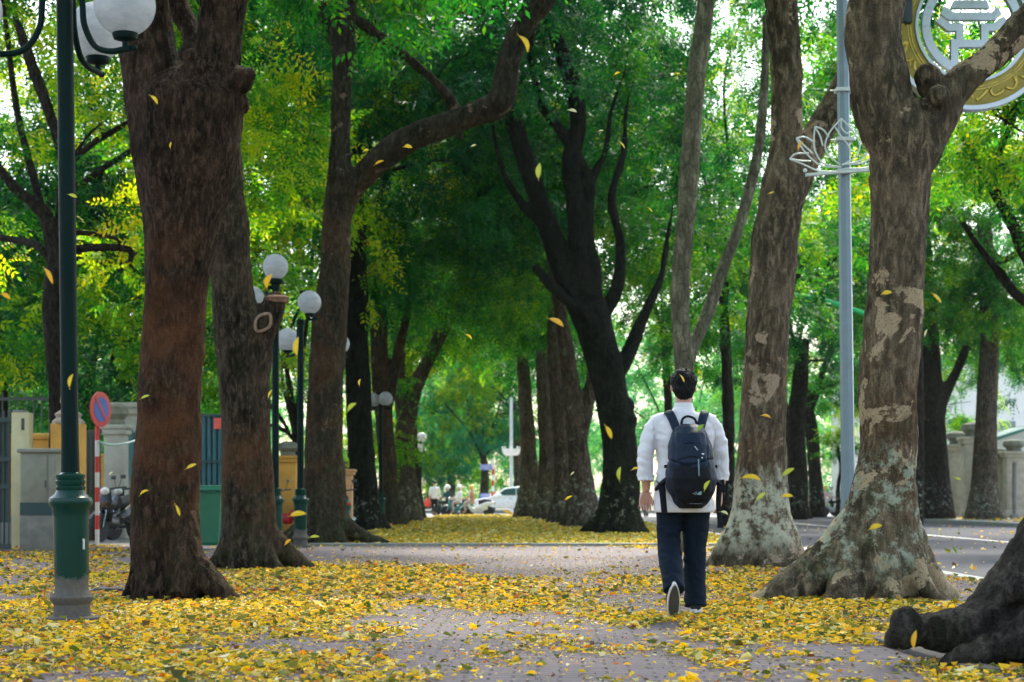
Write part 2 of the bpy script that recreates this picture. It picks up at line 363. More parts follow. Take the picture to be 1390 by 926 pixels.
for n_, a in (('road_kerb', (4.702, 4.9, -6, 94)), ('far_kerb', (16.702, 16.898, -30, 94)), ('crossing_kerb', (-120, 120, 122, 122.19))):
    slab(n_, *a, M_KERB, .004)
slab('verge_kerb', -3.6, 4.7, 31.905, 32.145, M_KERB, .05)
def strip(name, p, q, w_=.09, h=.045, mat=None):
    p = Vector(p); q = Vector(q); d = q-p; o = MB().box((p+q)/2, (d.length, w_, h), math.atan2(d.y, d.x), bev=.01).build(name, mat or M_KERB); o['kind'] = 'structure'; return o
M_EDGE = plain('dark_edging', (.07,.06,.055), .9, .3, 6)
strip('tree_pit_edging', (gx(128,16.3),16.3,.01), (gx(384,16.2),16.2,.01), mat=M_EDGE)
strip('tree_pit_edging', (gx(1015,16.4),16.4,.01), (gx(1120,16.2),16.2,.01), mat=M_EDGE)
strip('tree_pit_edging', (gx(1180,10.9),10.9,.01), (gx(1340,8.6),8.6,.01), .14, mat=M_EDGE)
sheet('road_line', 10.7, 10.82, 20, 90, -.119, plain('line_paint', (.7,.7,.68), .7, .2, 8))
# ---------------------------------------------------------------- leaf litter
def litter(name, N, region, dens, scale=1., seed=3, z=.004, label='', tintf=None):
    x0, x1, y0, y1 = region; g = np.random.default_rng(seed)
    x = g.uniform(x0, x1, N); y = g.uniform(y0, y1, N) if y1-y0 < 30 else y0+(y1-y0)*g.uniform(0, 1, N)**1.3
    k = dens(x, y) > g.uniform(0, 1, N); x = x[k]; y = y[k]; n = len(x)
    L = np.clip(.05*np.exp(g.normal(0,.38,n)), .015, .12)*scale; W = L*g.uniform(.22, .46, n); a = g.uniform(0, 2*np.pi, n)
    curl = g.normal(.04, .22, n)*L; fold = g.uniform(.05, .45, n)*W; tilt = g.normal(0, .16, n); roll = g.normal(0, .3, n)
    # six vertices: base, left1, left2 | tip, right2, right1 -> two quads sharing the midrib
    loc = np.zeros((n, 8, 3)); u = np.array([[0,0],[.35,.5],[.72,.38],[1,0],[0,0],[1,0],[.72,-.38],[.35,-.5]])
    for i, (s, t) in enumerate(u):
        xx = (s-.5)*L; yy = t*W; zz = abs(t)*fold*1.2+curl*(2*s-1)**2; zz = zz+xx*tilt+yy*roll
        loc[:,i,0] = xx*np.cos(a)-yy*np.sin(a)+x; loc[:,i,1] = xx*np.sin(a)+yy*np.cos(a)+y; loc[:,i,2] = zz
    loc[:,:,2] += (z+g.uniform(0, .018, n)-np.minimum(loc[:,:,2].min(1), 0)*.8)[:,None]
    t = g.beta(2.5, 2.3, n)*.80; t = np.where(g.random(n) < .16, g.uniform(.86, 1, n), t); t = np.where(g.random(n) < .06, g.uniform(.7, .87, n), t)
    if tintf is not None: t = tintf(t, x, y, g)
    o = quads(name, loc.reshape(-1,3), np.repeat(t, 2), LF_FALL); tag(o, label, 'fallen leaves', None, 'stuff'); return o
BLOBS = [ # px, py, rx, ry, weight (photo rows on the ground, turned into places on the pavement)
 (150,860,240,42,.55),(60,790,150,30,.3),(480,790,165,27,.75),(330,820,150,25,.45),(720,812,120,22,.45),(690,880,130,30,.4),(1080,820,150,32,.7),(1130,870,130,20,.45),
 (1330,912,120,14,.5),(300,905,160,14,.35),(980,790,60,12,.4),(845,790,70,9,.3),(560,812,90,14,.3),(1000,905,110,18,.25),
 (640,756,300,11,-1.1),(690,776,70,10,-.6),(590,868,55,40,-.75),(850,885,75,35,-.5),(1240,885,75,12,-.75),(400,880,80,9,-.35),(800,770,90,8,-.5),(760,842,60,8,-.2),(250,762,120,7,-.4),(960,765,90,7,-.5)]
def dens1(x, y):
    px = CX+x*F/y; py = HY+CH*F/y; P = np.stack([x, y, 0*x], 1)
    d = .08+.42*vnoise(P, (1.4,.8,1), 5)+.34*vnoise(P, (4,2.5,1), 9)+.3*vnoise(P, (12,8,1), 2)
    for (a, b, rx, ry, w_) in BLOBS: d = d+w_*np.exp(-(((px-a)/rx)**2+((py-b)/ry)**2)**1.3)
    return np.clip(d, .012, 1)
litter('fallen_leaves', 330000, (-4.6,5.0,7.4,14.5), dens1, .62, label='yellow and amber leaves scattered thick over the brick pavement', seed=3)
litter('fallen_leaves', 330000, (-9,4.65,14.5,31.8), lambda x, y: dens1(x, y)*.85, .75, seed=4, label='yellow leaf litter further back on the pavement under the left trunks')
def dens3(x, y):
    P = np.stack([x, y, 0*x], 1); return np.clip(.4+.4*vnoise(P, (1.1,.6,1), 31)+.4*vnoise(P, (6,4,1), 32), .03, 1)
litter('leaf_crumbs', 90000, (-4.6,4.65,7.4,26), dens3, .26, seed=5, label='dry brown leaf crumbs and specks strewn over the bare paving', tintf=lambda t, x, y, g: np.where(g.random(len(t)) < .7, g.uniform(0, .13, len(t)), g.uniform(.25, .95, len(t))))
def dens2(x, y): 
    P = np.stack([x, y, 0*x], 1); return np.clip(.5+.5*vnoise(P, (.6,.25,1), 11)+.25*vnoise(P, (3,2,1), 12), .04, 1)
litter('fallen_leaves', 150000, (-3.5,4.6,32.2,93), dens2, 1.15, seed=6, z=.006, label='yellow green leaf litter covering the long verge between the tree rows', tintf=lambda t, x, y, g: np.where(g.random(len(t)) < .55, g.uniform(.34, .5, len(t)), np.where(g.random(len(t)) < .4, g.uniform(.89, 1, len(t)), t)))
litter('fallen_leaves', 2500, (5,16.6,12,70), lambda x, y: .25+.4*(x < 6.2), 1.6, seed=8, z=-.119, label='few green and yellow leaves lying on the grey road')
litter('fallen_leaves', 5000, (17,22,30,90), lambda x, y: .6+0*x, 1.8, seed=9, z=.002, label='dry leaves along the pavement across the road')
# ---------------------------------------------------------------- trees
def root_tubes(mb, cx, cy, rb, n=7, reach=1.6, h=.55, seed=0, ang0=0., rr=.42, phis=None, lean=0.):
    g = random.Random(seed)
    A = phis or [(ang0+2*math.pi*(k+g.uniform(-.25,.25))/n, g.uniform(.75,1.25)) for k in range(n)]
    for a, s in A:
        L = rb*reach*s; b = g.uniform(-.2,.2); r0 = rb*rr
        pts = []; rad = []
        for t, z, q in ((0,h*2.5,.25),(.08,h*1.7,.6),(.24,h*1.05,.95),(.5,h*.5,.95),(.75,h*.18,.75),(1.0,-.02,.5),(1.15,-.12,.3)):
            aa = a+b*t*1.6; rr_ = rb*.3+L*t; pts.append((cx+lean*(1-t)**2+math.cos(aa)*rr_, cy+math.sin(aa)*rr_, z)); rad.append(r0*q)
        mb.tube(pts, rad, 10, 3)
def tree(base, d, paths, mat, label, name='street_tree', cat='tree', group=None, voxel=.03, roots=None, crown=None, bumps=(), amp=.02, extra=None, rb=None):
    """paths: lists of (px,py,rpx[,dy]) at depth d; first path is the trunk from the ground"""
    bx = gx(base, d); o = empty(name, (bx, d, 0), 0, label, cat, group); s = d/F
    mb = MB()
    for k, p in enumerate(paths):
        pts = []; rad = []
        for q in p:
            dy = q[3] if len(q) > 3 else 0.
            v = at(q[0], q[1], d+dy); pts.append((v.x-bx, v.y-d, v.z)); rad.append(q[2]*s*1.04)
        if k == 0: pts[0] = (pts[0][0], pts[0][1], -.15)
        mb.tube(pts, rad, 18, 4)
    if rb is None: rb = paths[0][1][2]*s
    if roots:
        hz = roots.get('h', .55)*2; yy = HY-(hz-CH)/s; pp = sorted((q[1], q[0]) for q in paths[0]); ln_ = (float(np.interp(yy, [a for a, _ in pp], [b for _, b in pp]))-base)*s
        root_tubes(mb, 0, 0, rb, lean=ln_, **roots)
    for (px, py, r, dy) in bumps:
        v = at(px, py, d+dy); mb.ball((v.x-bx, v.y-d, v.z), r*s, 14)
    if extra: extra(mb, bx, d, s)
    remesh(mb, 'trunk', mat, voxel, 2, [(amp*1.4, (2.2,2.2,1.0), 3), (amp*.8, (7,7,3), 4), (amp*.38, (20,20,9), 8), (amp*.22, (45,45,20), 9)], o)
    if crown: crown(o, bx, d)
    return o
def crown_fn(top, puffs=14, rx=4.5, z0=7.5, z1=14, r=(1.5,2.3), dens=55, scale=1.2, mat=None, seed=0, tint=(.42,.18), off=(0,0), limbs=True, gap=0., zflat=.7):
    def f(o, bx, d):
        g = random.Random(seed); P = []; puffs_ = int(puffs*1.35)
        for k in range(puffs_):
            a = g.uniform(0, 6.283); q = rx*math.sqrt(g.random()); z = g.uniform(z0, z1)
            q *= 1-.45*abs((z-z0)/(z1-z0)-.35)
            P.append((off[0]+q*math.cos(a), off[1]+q*math.sin(a), z, g.uniform(*r)))
        puffs_mesh('crown', P, dens*1.5, scale, mat or LF_DEEP, o, None, tint, zflat, seed, gap)
        if limbs:
            mb = MB(); t = Vector(top)
            for (x, y, z, r_) in P[:: 5]:
                q1, q2 = (t.lerp(Vector((x,y,z)), k_)+Vector((g.uniform(-.6,.6), g.uniform(-.6,.6), g.uniform(-.1,.6))) for k_ in (.35,.7))
                mb.tube([t-Vector((0,0,.3)), t+(q1-t)*.3, q1, q2, (x,y,z)], [.03,.075,.06,.04,.012], 7, 4)
            mb.build('branches', BK_FARD, o)
    return f
def rel(px, py, base, d): v = at(px, py, d); return (v.x-gx(base,d), 0, v.z)
rg = dict(n=8, reach=1.6, h=.5, rr=.42)
# left row
def root_l1(mb, bx, d, s):
    def P(px, py, dy): v = at(px, py, d+dy); return (v.x-bx, v.y-d, v.z)
    mb.tube([P(250,700,-.12),P(254,750,-.25),P(250,785,-.36),P(240,812,-.46)], [r*s for r in (14,20,20,14)], 12, 4)
    mb.tube([P(252,745,-.2),P(272,778,-.3),P(300,806,-.36),P(318,822,-.36)], [r*s for r in (16,22,16,9)], 12, 4)
tree(235, 15.2, [[(232,812,56),(228,760,48),(222,700,45),(227,600,44),(232,500,42),(239,400,43),(246,300,52),(252,200,70),(252,140,74),(245,105,50)],
   [(225,170,45),(205,90,38),(196,0,36),(190,-90,34)],[(275,170,42),(292,110,32),(298,60,30),(303,0,32),(310,-90,28)],[(240,120,30,.2),(262,60,14,.5),(240,0,13,.6),(225,-60,12,.6)]],
   BK_RED, 'thick rugged reddish trunk with a swollen fork, beside the near green lamp post', voxel=.015, rb=.28,
   roots=dict(phis=[(-.5,1.3),(-1.2,1.0),(-2.0,.7),(-2.7,.8),(.3,.9),(1.4,1),(2.6,.8)], h=.32, rr=.5, reach=1.25), extra=root_l1, bumps=[(326,108,20,-.1),(338,100,10,-.15),(262,78,12,-.3),(322,140,18,0),(268,90,14,-.3)], amp=.022,
   crown=crown_fn((0,0,6), 14, 4.8, 7.8, 12.5, (1.4,2.0), 38, 1.4, LF_MID, 11, off=(.3,1)))
tree(345, 21.6, [[(345,772,46),(340,735,38),(337,700,36),(334,600,33),(330,500,35),(326,450,36),(316,400,28),(308,300,26),(302,200,24),(300,100,22),(290,-30,20)],
   [(345,500,24),(352,465,20),(364,435,17),(374,406,16)]], BK_RED2, 'second left trunk with a sawn off limb and a round pruning scar beside the lamps', voxel=.025, rb=.29,
   roots=dict(phis=[(-.35,1.5),(-1.0,1.1),(-1.9,.9),(-2.6,1.1),(.5,1),(1.6,1),(2.8,.8)], h=.4, rr=.42, reach=1.5), bumps=[(358,438,13,-.22),(372,412,17,0)],
   crown=crown_fn((-.39,0,7), 20, 4.8, 7.6, 14, (1.4,2.1), 40, 1.2, LF_MID, 12, off=(-2,2)))
T2 = [o_ for o_ in COL.objects if o_.name.startswith('street_tree')][1]; v_ = at(357,438,21.6-.345); sc_ = MB()
sc_.tube([(v_.x-T2.location.x+.090*math.cos(a), v_.y-21.6, v_.z+.105*math.sin(a+.3)+.01*math.sin(3*a)) for a in np.linspace(0,2*math.pi,22)], .018, 8, 1, cap=False); sc_.build('pruning_scar', plain('scar_tan', (.22,.15,.10), .9, .4, 20, bstr=.6), T2)
v_ = at(376,408,21.6); MB().lathe([(.02,-.02),(.13,-.03),(.15,.03),(.11,.055),(.02,.06)], (v_.x-T2.location.x, -.02, v_.z), 18).build('cut_limb_end', plain('cut_wood', (.20,.10,.06), .9, .45, 18, bstr=.8), T2)
tree(435, 33.2, [[(436,738,36),(440,700,30),(439,600,25),(443,500,24),(451,400,21),(459,300,19),(463,255,20),(462,200,14),(465,100,14),(470,0,13),(472,-60,12)],
   [(462,290,17),(480,255,16),(520,212,17,-.3),(570,182,17,-.6),(640,157,16,-.8),(678,138,17,-1),(688,100,15,-1),(702,50,14,-1),(738,0,13,-1),(770,-50,12,-1)],
   [(466,110,9),(455,60,8),(435,0,8),(425,-40,7)],[(470,20,8),(495,35,6.5,.3),(545,72,6,.6),(595,115,6,.8),(618,150,7,.9),(625,190,5,1)]],
   BK_GREY, 'third left trunk, mottled olive, whose long thick branch sweeps right over the path', voxel=.035, rb=.36,
   roots=dict(phis=[(-.2,1.9),(-.8,1.0),(-1.6,.7),(-2.4,1.2),(.4,1.2),(1.6,1),(3.0,1.3)], h=.4, rr=.4, reach=1.7),
   crown=crown_fn((.4,0,10.2), 26, 5.0, 10.6, 15, (1.5,2.3), 55, 1.25, LF_DEEP, 13, tint=(.5,.2), off=(-1,1.5)))
tree(498, 49, [[(498,718,24),(495,690,20),(492,640,18),(487,550,17),(485,450,15),(484,350,14),(480,250,13),(478,180,10)]], BK_DARK,
   'dark upright trunk, fourth from the front in the left row', voxel=.05, roots=dict(n=6, reach=1.1, h=.5, rr=.4, seed=2),
   crown=crown_fn((-.3,0,9), 22, 5.0, 7.6, 15, (1.5,2.4), 55, 1.35, LF_DEEP, 14, tint=(0.48,.16), off=(.6,0)))
tree(532, 57, [[(534,712,22),(528,680,14),(524,600,12),(516,500,12),(513,400,11),(520,330,9)],[(524,560,8),(536,500,7),(550,440,6),(560,380,5)]], BK_GREY,
   'slender grey brown trunk, fifth in the left row, half hidden by the dark one', voxel=.06, roots=dict(n=6, reach=1.3, h=.6, rr=.45, seed=3),
   crown=crown_fn((-.3,0,8.5), 22, 5.0, 7.4, 15, (1.6,2.4), 50, 1.45, LF_DEEP, 15, tint=(0.5,.16)))
tree(552, 66, [[(552,706,24),(549,660,17),(548,620,15),(553,565,13),(560,535,11),(576,500,9.5),(600,450,8.5),(630,395,6.5),(650,350,5)],[(550,580,10),(541,500,8),(546,420,7),(560,370,5)]], BK_FAR,
   'left row trunk with whitish brown bark whose branch leans right over the path', voxel=.06, roots=dict(n=6, reach=1.2, h=.7, rr=.45, seed=4),
   crown=crown_fn((1.2,0,8.5), 17, 4.6, 7.2, 13, (1.5,2.2), 50, 1.5, LF_MID, 16, tint=(0.52,.16), off=(1.2,0)))
tree(563, 78, [[(563,702,16),(561,660,10),(558,600,9),(554,520,8),(552,440,7)]], BK_FARD,
   'last and smallest trunk of the left row before the crossing', voxel=.08, roots=dict(n=5, reach=1.2, h=.6, rr=.45, seed=5),
   crown=crown_fn((-.2,0,8), 15, 4.6, 7.0, 13, (1.5,2.2), 45, 1.6, LF_MID, 17, tint=(.4,.16)))
# right row
tree(1175, 15.2, [[(1180,812,60),(1188,760,58),(1194,700,48),(1200,650,39),(1203,600,36),(1205,500,39),(1214,400,37),(1220,300,38),(1225,220,42),(1228,180,44),(1222,140,34)],
   [(1215,200,36),(1200,140,37),(1186,60,37),(1190,0,38),(1196,-80,36)],[(1240,215,32),(1266,168,30),(1302,118,25),(1345,76,23),(1392,30,21),(1440,-25,19),(1500,-80,17)]],
   BK_PATCH, 'big forked trunk with flaking bark patches and worn whitewash above spreading buttress roots', voxel=.02, rb=.33,
   roots=dict(phis=[(-.12,1.55),(-.7,1.25),(-1.25,1.0),(-1.75,1.1),(-2.2,1.25),(-2.65,1.6),(-3.05,2.05),(.7,1.2),(1.6,1.1),(2.4,1.2)], h=.5, rr=.40, reach=1.32), bumps=[(1261,104,18,-.05),(1265,118,18,0),(1274,130,14,-.25)], amp=.025,
   crown=crown_fn((.3,0,6.3), 14, 4.8, 8.0, 13, (1.4,2.0), 34, 1.4, LF_MID, 21, off=(0,1)))
tree(1030, 22.6, [[(1030,770,56),(1030,740,48),(1031,710,42),(1032,680,36),(1033,600,32),(1038,500,30),(1045,400,30),(1056,300,29),(1064,245,30),(1068,180,21),(1069,100,21),(1060,0,22),(1055,-60,20)],
   [(1068,270,24),(1098,205,22,.2),(1128,155,20,.4),(1152,108,18,.5),(1168,50,17,.6),(1180,-30,15,.6)]], BK_PATCH2, 'tall trunk with pinkish flaked patches and a bright whitewashed foot, right of the walking man', voxel=.025, rb=.40,
   roots=dict(phis=[(-.15,1.1),(-.8,.9),(-1.6,.8),(-2.4,1.0),(-3.0,1.25),(.8,1),(1.6,1),(2.4,1)], h=.5, rr=.45, reach=1.0),
   crown=crown_fn((.35,0,7.2), 14, 4.2, 8.0, 14, (1.4,2.1), 38, 1.2, LF_MID, 22, off=(1.5,1)))
tree(933, 29, [[(935,748,15),(932,700,13),(930,600,12.5),(927,500,12),(923,400,12),(931,300,12.5),(938,200,12.5),(946,100,12.5),(959,0,11.5),(966,-60,11)],
   [(932,500,10),(941,468,9,.1),(957,435,8.5,.2),(976,380,8,.3),(995,330,8,.4),(1015,268,7.5,.5),(1030,200,7,.5),(1038,110,6,.6),(1040,20,5,.6)]], BK_SMOOTH, 'slim smooth grey green tree rising behind the walking man', voxel=.03, amp=.008,
   crown=crown_fn((.34,0,9.3), 14, 3.6, 9.6, 13.5, (1.2,1.9), 40, 1.2, LF_MID, 23, tint=(.5,.2), off=(1,1)), roots=dict(n=6, reach=1.2, h=.3, rr=.4))
tree(838, 44, [[(838,722,34),(840,690,28),(842,650,25),(840,600,23),(832,550,22),(822,500,22),(808,450,25),(797,415,26)],
   [(795,430,18),(772,385,16),(746,312,14),(722,240,13),(702,180,12),(691,120,11),(697,60,10),(722,0,9),(740,-50,8)],[(802,420,18),(788,370,15),(784,300,13),(775,230,12),(785,170,11),(776,110,10),(752,45,9.5),(738,-10,9)],
   [(832,520,10),(850,485,10,.2),(868,445,9,.3),(885,405,6,.4),(898,375,4.5,.5),(905,330,3.5,.6),(915,270,2,.7),(922,220,1,.8)],[(806,420,12),(806,360,10),(798,320,9),(802,250,7),(822,205,5),(830,150,3.5),(850,90,2.5),(856,40,1)],[(815,480,11,-.2),(800,430,9,-.4),(760,400,7,-.5),(725,360,6,-.5)],[(790,300,9),(800,250,8),(770,190,7),(735,140,6),(720,80,5),(722,30,4)],[(812,440,11),(838,390,8),(842,330,7),(830,270,6),(846,210,5),(850,150,3),(862,100,1)],[(752,320,8),(730,300,6),(690,250,4),(672,190,3),(662,130,2),(640,80,1)]],
   BK_DARK, 'nearly black leaning trunk of the right row that splits into many twisting limbs', voxel=.045, bumps=[(848,572,18,0),(846,590,17,-.1),(850,552,13,0)],
   roots=dict(phis=[(-.2,1.1),(-1.2,.9),(-2.2,1.0),(3.1,1.4),(1,1)], h=.5, rr=.45, reach=1.0),
   crown=crown_fn((-1.6,0,12.4), 24, 5.2, 10.4, 16, (1.5,2.4), 52, 1.35, LF_DEEP, 24, tint=(0.5,.2), off=(-1,3)))
tree(792, 54, [[(795,715,30),(790,680,20),(787,640,16),(784,600,14),(777,540,12),(768,470,10),(756,400,8),(745,350,7)],[(788,600,9),(800,540,8),(806,480,7),(812,400,6)]], BK_FAR,
   'brown trunk with white streaks just left of the black leaning tree', voxel=.055, roots=dict(n=6, reach=1.1, h=.7, rr=.5, seed=6),
   crown=crown_fn((-.8,0,8.2), 22, 5.0, 7.6, 15, (1.6,2.4), 50, 1.45, LF_DEEP, 25, tint=(0.5,.16), off=(-.5,0)))
tree(762, 62, [[(764,709,24),(764,670,14),(762,620,11),(757,540,10),(750,460,8),(752,400,6)]], BK_FAR,
   'thinner brown trunk third from the far end of the right row', voxel=.06, roots=dict(n=6, reach=1.2, h=.8, rr=.5, seed=7),
   crown=crown_fn((-.3,0,8), 15, 4.6, 7.2, 13, (1.5,2.2), 48, 1.5, LF_MID, 26, tint=(.38,.16)))
tree(740, 72, [[(741,701,20),(741,665,13),(742,610,11),(738,540,9),(735,470,8)]], BK_FAR,
   'second to last right row trunk beside the red traffic light', voxel=.07, roots=dict(n=6, reach=1.1, h=.8, rr=.45, seed=8),
   crown=crown_fn((-.1,0,7.6), 15, 4.6, 7.0, 13, (1.5,2.2), 45, 1.6, LF_MID, 27, tint=(.4,.16)))
tree(716, 82, [[(717,698,22),(718,665,14),(717,610,11),(713,540,9),(708,480,8)]], BK_FAR,
   'last right row trunk, its flared foot hiding the back of the white car', voxel=.08, roots=dict(n=6, reach=1.3, h=.8, rr=.45, seed=9),
   crown=crown_fn((-.1,0,7.6), 15, 4.6, 6.8, 13, (1.5,2.2), 45, 1.7, LF_MID, 28, tint=(.42,.16)))
# nearest right tree: only its dark root mass is in the picture
def near_roots(mb, bx, d, s):
    def P(px, py, dy=0): v = at(px, py, d+dy); return (v.x-bx, v.y-d, v.z)
    for pts, rad in (([P(1530,700),P(1450,770,-.1),P(1390,815,-.15),P(1330,852,-.2),P(1285,858,-.2),P(1250,856,-.2),P(1222,858,-.2)], [130,88,62,40,28,24,20]),
                     ([P(1500,800,-.2),P(1420,860,-.35),P(1350,880,-.4),P(1290,900,-.4),P(1270,915,-.4)], [80,48,30,16,8]), ([P(1240,862,-.25),P(1232,846,-.3),P(1243,834,-.3)], [22,17,13]),
                     ([P(1222,862,-.2),P(1208,858,-.2)], [16,12]), ([P(1480,760,.3),P(1400,830,.5),P(1340,845,.7)], [90,50,25]), ([P(1560,850,-.4),P(1440,905,-.6),P(1400,915,-.6)], [90,40,20])):
        mb.tube(pts, [r*s for r in rad], 14, 4)
    for q in ((1350,835,20,-.55),(1310,850,16,-.5),(1380,800,22,-.6),(1270,848,13,-.45),(1375,872,20,-.7)):
        v = P(q[0], q[1], q[3]*.6); mb.ball(v, q[2]*s, 12)
tree(1545, 9.3, [[(1545,897,140),(1542,800,128),(1540,700,105),(1540,500,95),(1545,200,92),(1550,-100,90),(1560,-400,85)]], BK_ROOT, 'massive blackish buttress root with a knob, lowest right corner of the pavement', voxel=.014, amp=.032, extra=near_roots,
   crown=crown_fn((0,0,5.5), 17, 5.0, 6.5, 11, (1.4,1.9), 32, 1.5, LF_MID, 31, off=(-2.5,0.5)))
# far side of the road
def bgtree(base, d, path, label, mat=BK_FARD, crown=None, name='background_tree', group=None, others=(), roots=True, voxel=None):
    return tree(base, d, [path]+list(others), mat, label, name, voxel=voxel or max(.05, d*.001), group=group, roots=dict(n=5, reach=1.0, h=.6, rr=.42, seed=int(base)) if roots else None, crown=crown, amp=.02)
bgtree(1268, 76, [(1268,703,30),(1266,660,23),(1264,600,20),(1259,500,18),(1255,400,15),(1250,300,12)], 'dark trunk with a whitened foot across the road, left of the gateway pillars', others=[[(1268,580,12),(1278,545,9),(1298,505,6.5),(1315,465,5)]],
   crown=crown_fn((-.3,0,10), 18, 4.6, 7.2, 16, (1.4,2.2), 52, 1.5, LF_MID, 41, off=(0,0), tint=(.4,.2)))
bgtree(1337, 74, [(1337,705,30),(1336,665,18),(1339,560,13.5),(1343,480,13),(1341,400,12),(1336,300,10)], 'brown trunk with a flared foot across the road, before the green gate', BK_FAR,
   crown=crown_fn((0,0,10), 18, 4.6, 7.6, 16, (1.4,2.2), 52, 1.5, LF_MID, 42, tint=(.4,.2)))
bgtree(1112, 94, [(1110,693,11),(1106,640,9),(1101,580,8.5),(1090,530,8),(1084,470,7)], 'crooked dark trunk behind the parked motorbikes across the road', crown=crown_fn((-1,0,6), 16, 4.5, 6.0, 13, (1.4,2.2), 45, 1.6, LF_MID, 43), others=[[(1098,560,6),(1115,510,5),(1130,470,4)]])
bgtree(1084, 84, [(1084,698,13),(1083,640,13),(1080,580,12),(1086,520,11),(1090,460,9)], 'dark trunk across the road showing just right of the whitewashed tree', crown=crown_fn((0,0,7), 16, 4.5, 6.2, 14, (1.5,2.2), 45, 1.6, LF_DEEP, 44))
bgtree(1137, 88, [(1137,698,4),(1138,660,3.4),(1141,635,3),(1137,605,3)], 'young thin tree with a small light green crown, left of the lotus lamp post', crown=crown_fn((0,0,3), 6, .8, 3.2, 5.2, (.6,.9), 190, .9, LF_LIME, 45, tint=(.45,.2), limbs=False), roots=False)
bgtree(1402, 34, [(1480,712,20),(1470,600,16),(1440,470,12),(1395,350,9),(1352,265,8),(1318,205,6),(1300,165,5)], 'dark slanting limbs of a tree entering from the right edge', others=[[(1425,430,7),(1385,405,6.5),(1340,350,6),(1305,300,5)],[(1360,280,6),(1350,230,5),(1368,180,5),(1385,140,5)]],
   crown=crown_fn((-.5,0,8), 16, 3.6, 5.4, 11, (1.0,1.7), 70, 1.15, LF_MID, 46, tint=(.5,.22)), roots=False)
# left yards: bright yellow green trees
bgtree(70, 31, [(80,745,14),(78,560,12),(72,470,12),(72,400,13),(76,345,12),(60,290,9),(20,255,8),(-30,190,7)], 'dark trunk with limbs spreading behind the near lamp post, over the yellow wall', others=[[(76,350,9),(100,270,9),(84,205,9),(62,140,8),(40,80,8),(20,20,6)],[(88,240,5),(115,190,4),(140,165,3)]],
   crown=crown_fn((0,0,5), 22, 3.6, 4.6, 11, (.9,1.5), 85, 1.1, LF_LIME, 51, tint=(.52,.25), off=(0,3), gap=.1), roots=False)
for i, (px, d, z0, z1, rx, mt, tn, lb) in enumerate([
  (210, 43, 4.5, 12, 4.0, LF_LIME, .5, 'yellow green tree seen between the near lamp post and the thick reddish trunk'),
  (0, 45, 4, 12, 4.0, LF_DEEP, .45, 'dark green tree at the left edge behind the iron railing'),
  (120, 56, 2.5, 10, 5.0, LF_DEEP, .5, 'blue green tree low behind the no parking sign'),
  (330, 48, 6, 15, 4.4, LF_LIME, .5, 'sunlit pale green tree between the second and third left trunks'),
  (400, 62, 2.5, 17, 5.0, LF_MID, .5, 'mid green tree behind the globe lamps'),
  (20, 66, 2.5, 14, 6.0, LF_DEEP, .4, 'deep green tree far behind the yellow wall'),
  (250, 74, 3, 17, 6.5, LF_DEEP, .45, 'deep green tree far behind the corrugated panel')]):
    bgtree(px, d, [(px,HY+CH*F/d,.22*F/d),(px+3,600,.18*F/d),(px-4,HY-(z0+1.5-CH)*F/d,.14*F/d)], lb, crown=crown_fn((0,0,z0+.5), 22, rx, z0, z1, (1.2,2.0), 55, 1.15+d*.006, mt, 60+i, tint=(tn,.22), gap=.05), roots=False)
for i, (px, d, z0, z1, rx, mt, tn, lb) in enumerate([
  (985, 62, 6.5, 17, 5.2, LF_MID, .38, 'leafy tree beyond the road between the slim tree and the whitewashed one'),
  (905, 78, 6.5, 18, 5.5, LF_DEEP, .5, 'deep green tree between the black leaning tree and the slim tree'),
  (1060, 72, 7.5, 18, 5.0, LF_MID, .4, 'mid green tree above the road behind the whitewashed trunk'),
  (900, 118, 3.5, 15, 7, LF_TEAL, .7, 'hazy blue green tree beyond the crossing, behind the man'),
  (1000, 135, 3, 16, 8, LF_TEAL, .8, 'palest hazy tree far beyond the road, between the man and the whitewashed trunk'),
  (1180, 104, 4, 20, 7, LF_MID, .5, 'leafy tree behind the lotus lamp post, over the parked motorbikes'),
  (1330, 98, 7.5, 20, 6, LF_MID, .45, 'leafy tree inside the grounds behind the gateway'),
  (1430, 86, 6, 18, 6, LF_TEAL, .55, 'leafy tree at the right edge over the green roofed house'),
  (1240, 50, 9.0, 17, 4.5, LF_MID, .5, 'tree crown hanging over the road behind the round emblem')]):
    px_b = px; bgtree(px_b, d, [(px,HY+CH*F/d,.25*F/d),(px+4,HY-2.5*F/d,.2*F/d),(px-4,HY-(z0+1.5-CH)*F/d,.15*F/d)], lb, crown=crown_fn((0,0,z0+.5), 24, rx, z0, z1, (1.3,2.2), 38, 1.15+d*.005, mt, 80+i, tint=(tn,.2), gap=.05), roots=False)
for i, (px, d, z0, z1, rx, mt, tn, lb) in enumerate([
  (610, 132, 2.5, 14, 6, LF_LIME, .42, 'bright green tree beyond the crossing, above the walkers and scooters'),
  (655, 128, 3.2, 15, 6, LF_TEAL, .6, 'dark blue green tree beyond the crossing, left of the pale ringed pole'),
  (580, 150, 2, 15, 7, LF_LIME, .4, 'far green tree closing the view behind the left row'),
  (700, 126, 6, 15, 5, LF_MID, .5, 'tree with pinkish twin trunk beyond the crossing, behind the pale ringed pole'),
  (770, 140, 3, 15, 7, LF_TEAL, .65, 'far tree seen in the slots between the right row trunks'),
  (470, 120, 2, 15, 6, LF_MID, .5, 'far tree glimpsed between the left row trunks')]):
    bgtree(px, d, [(px,HY+CH*F/d,.35*F/d),(px+3,HY-2*F/d,.28*F/d),(px-3,HY-(z0+1.5-CH)*F/d,.2*F/d)], lb, BK_FAR, crown=crown_fn((0,0,z0+.5), 26, rx, z0, z1, (1.3,2.1), 26, 2.0, mt, 100+i, tint=(tn,.2)), roots=False)
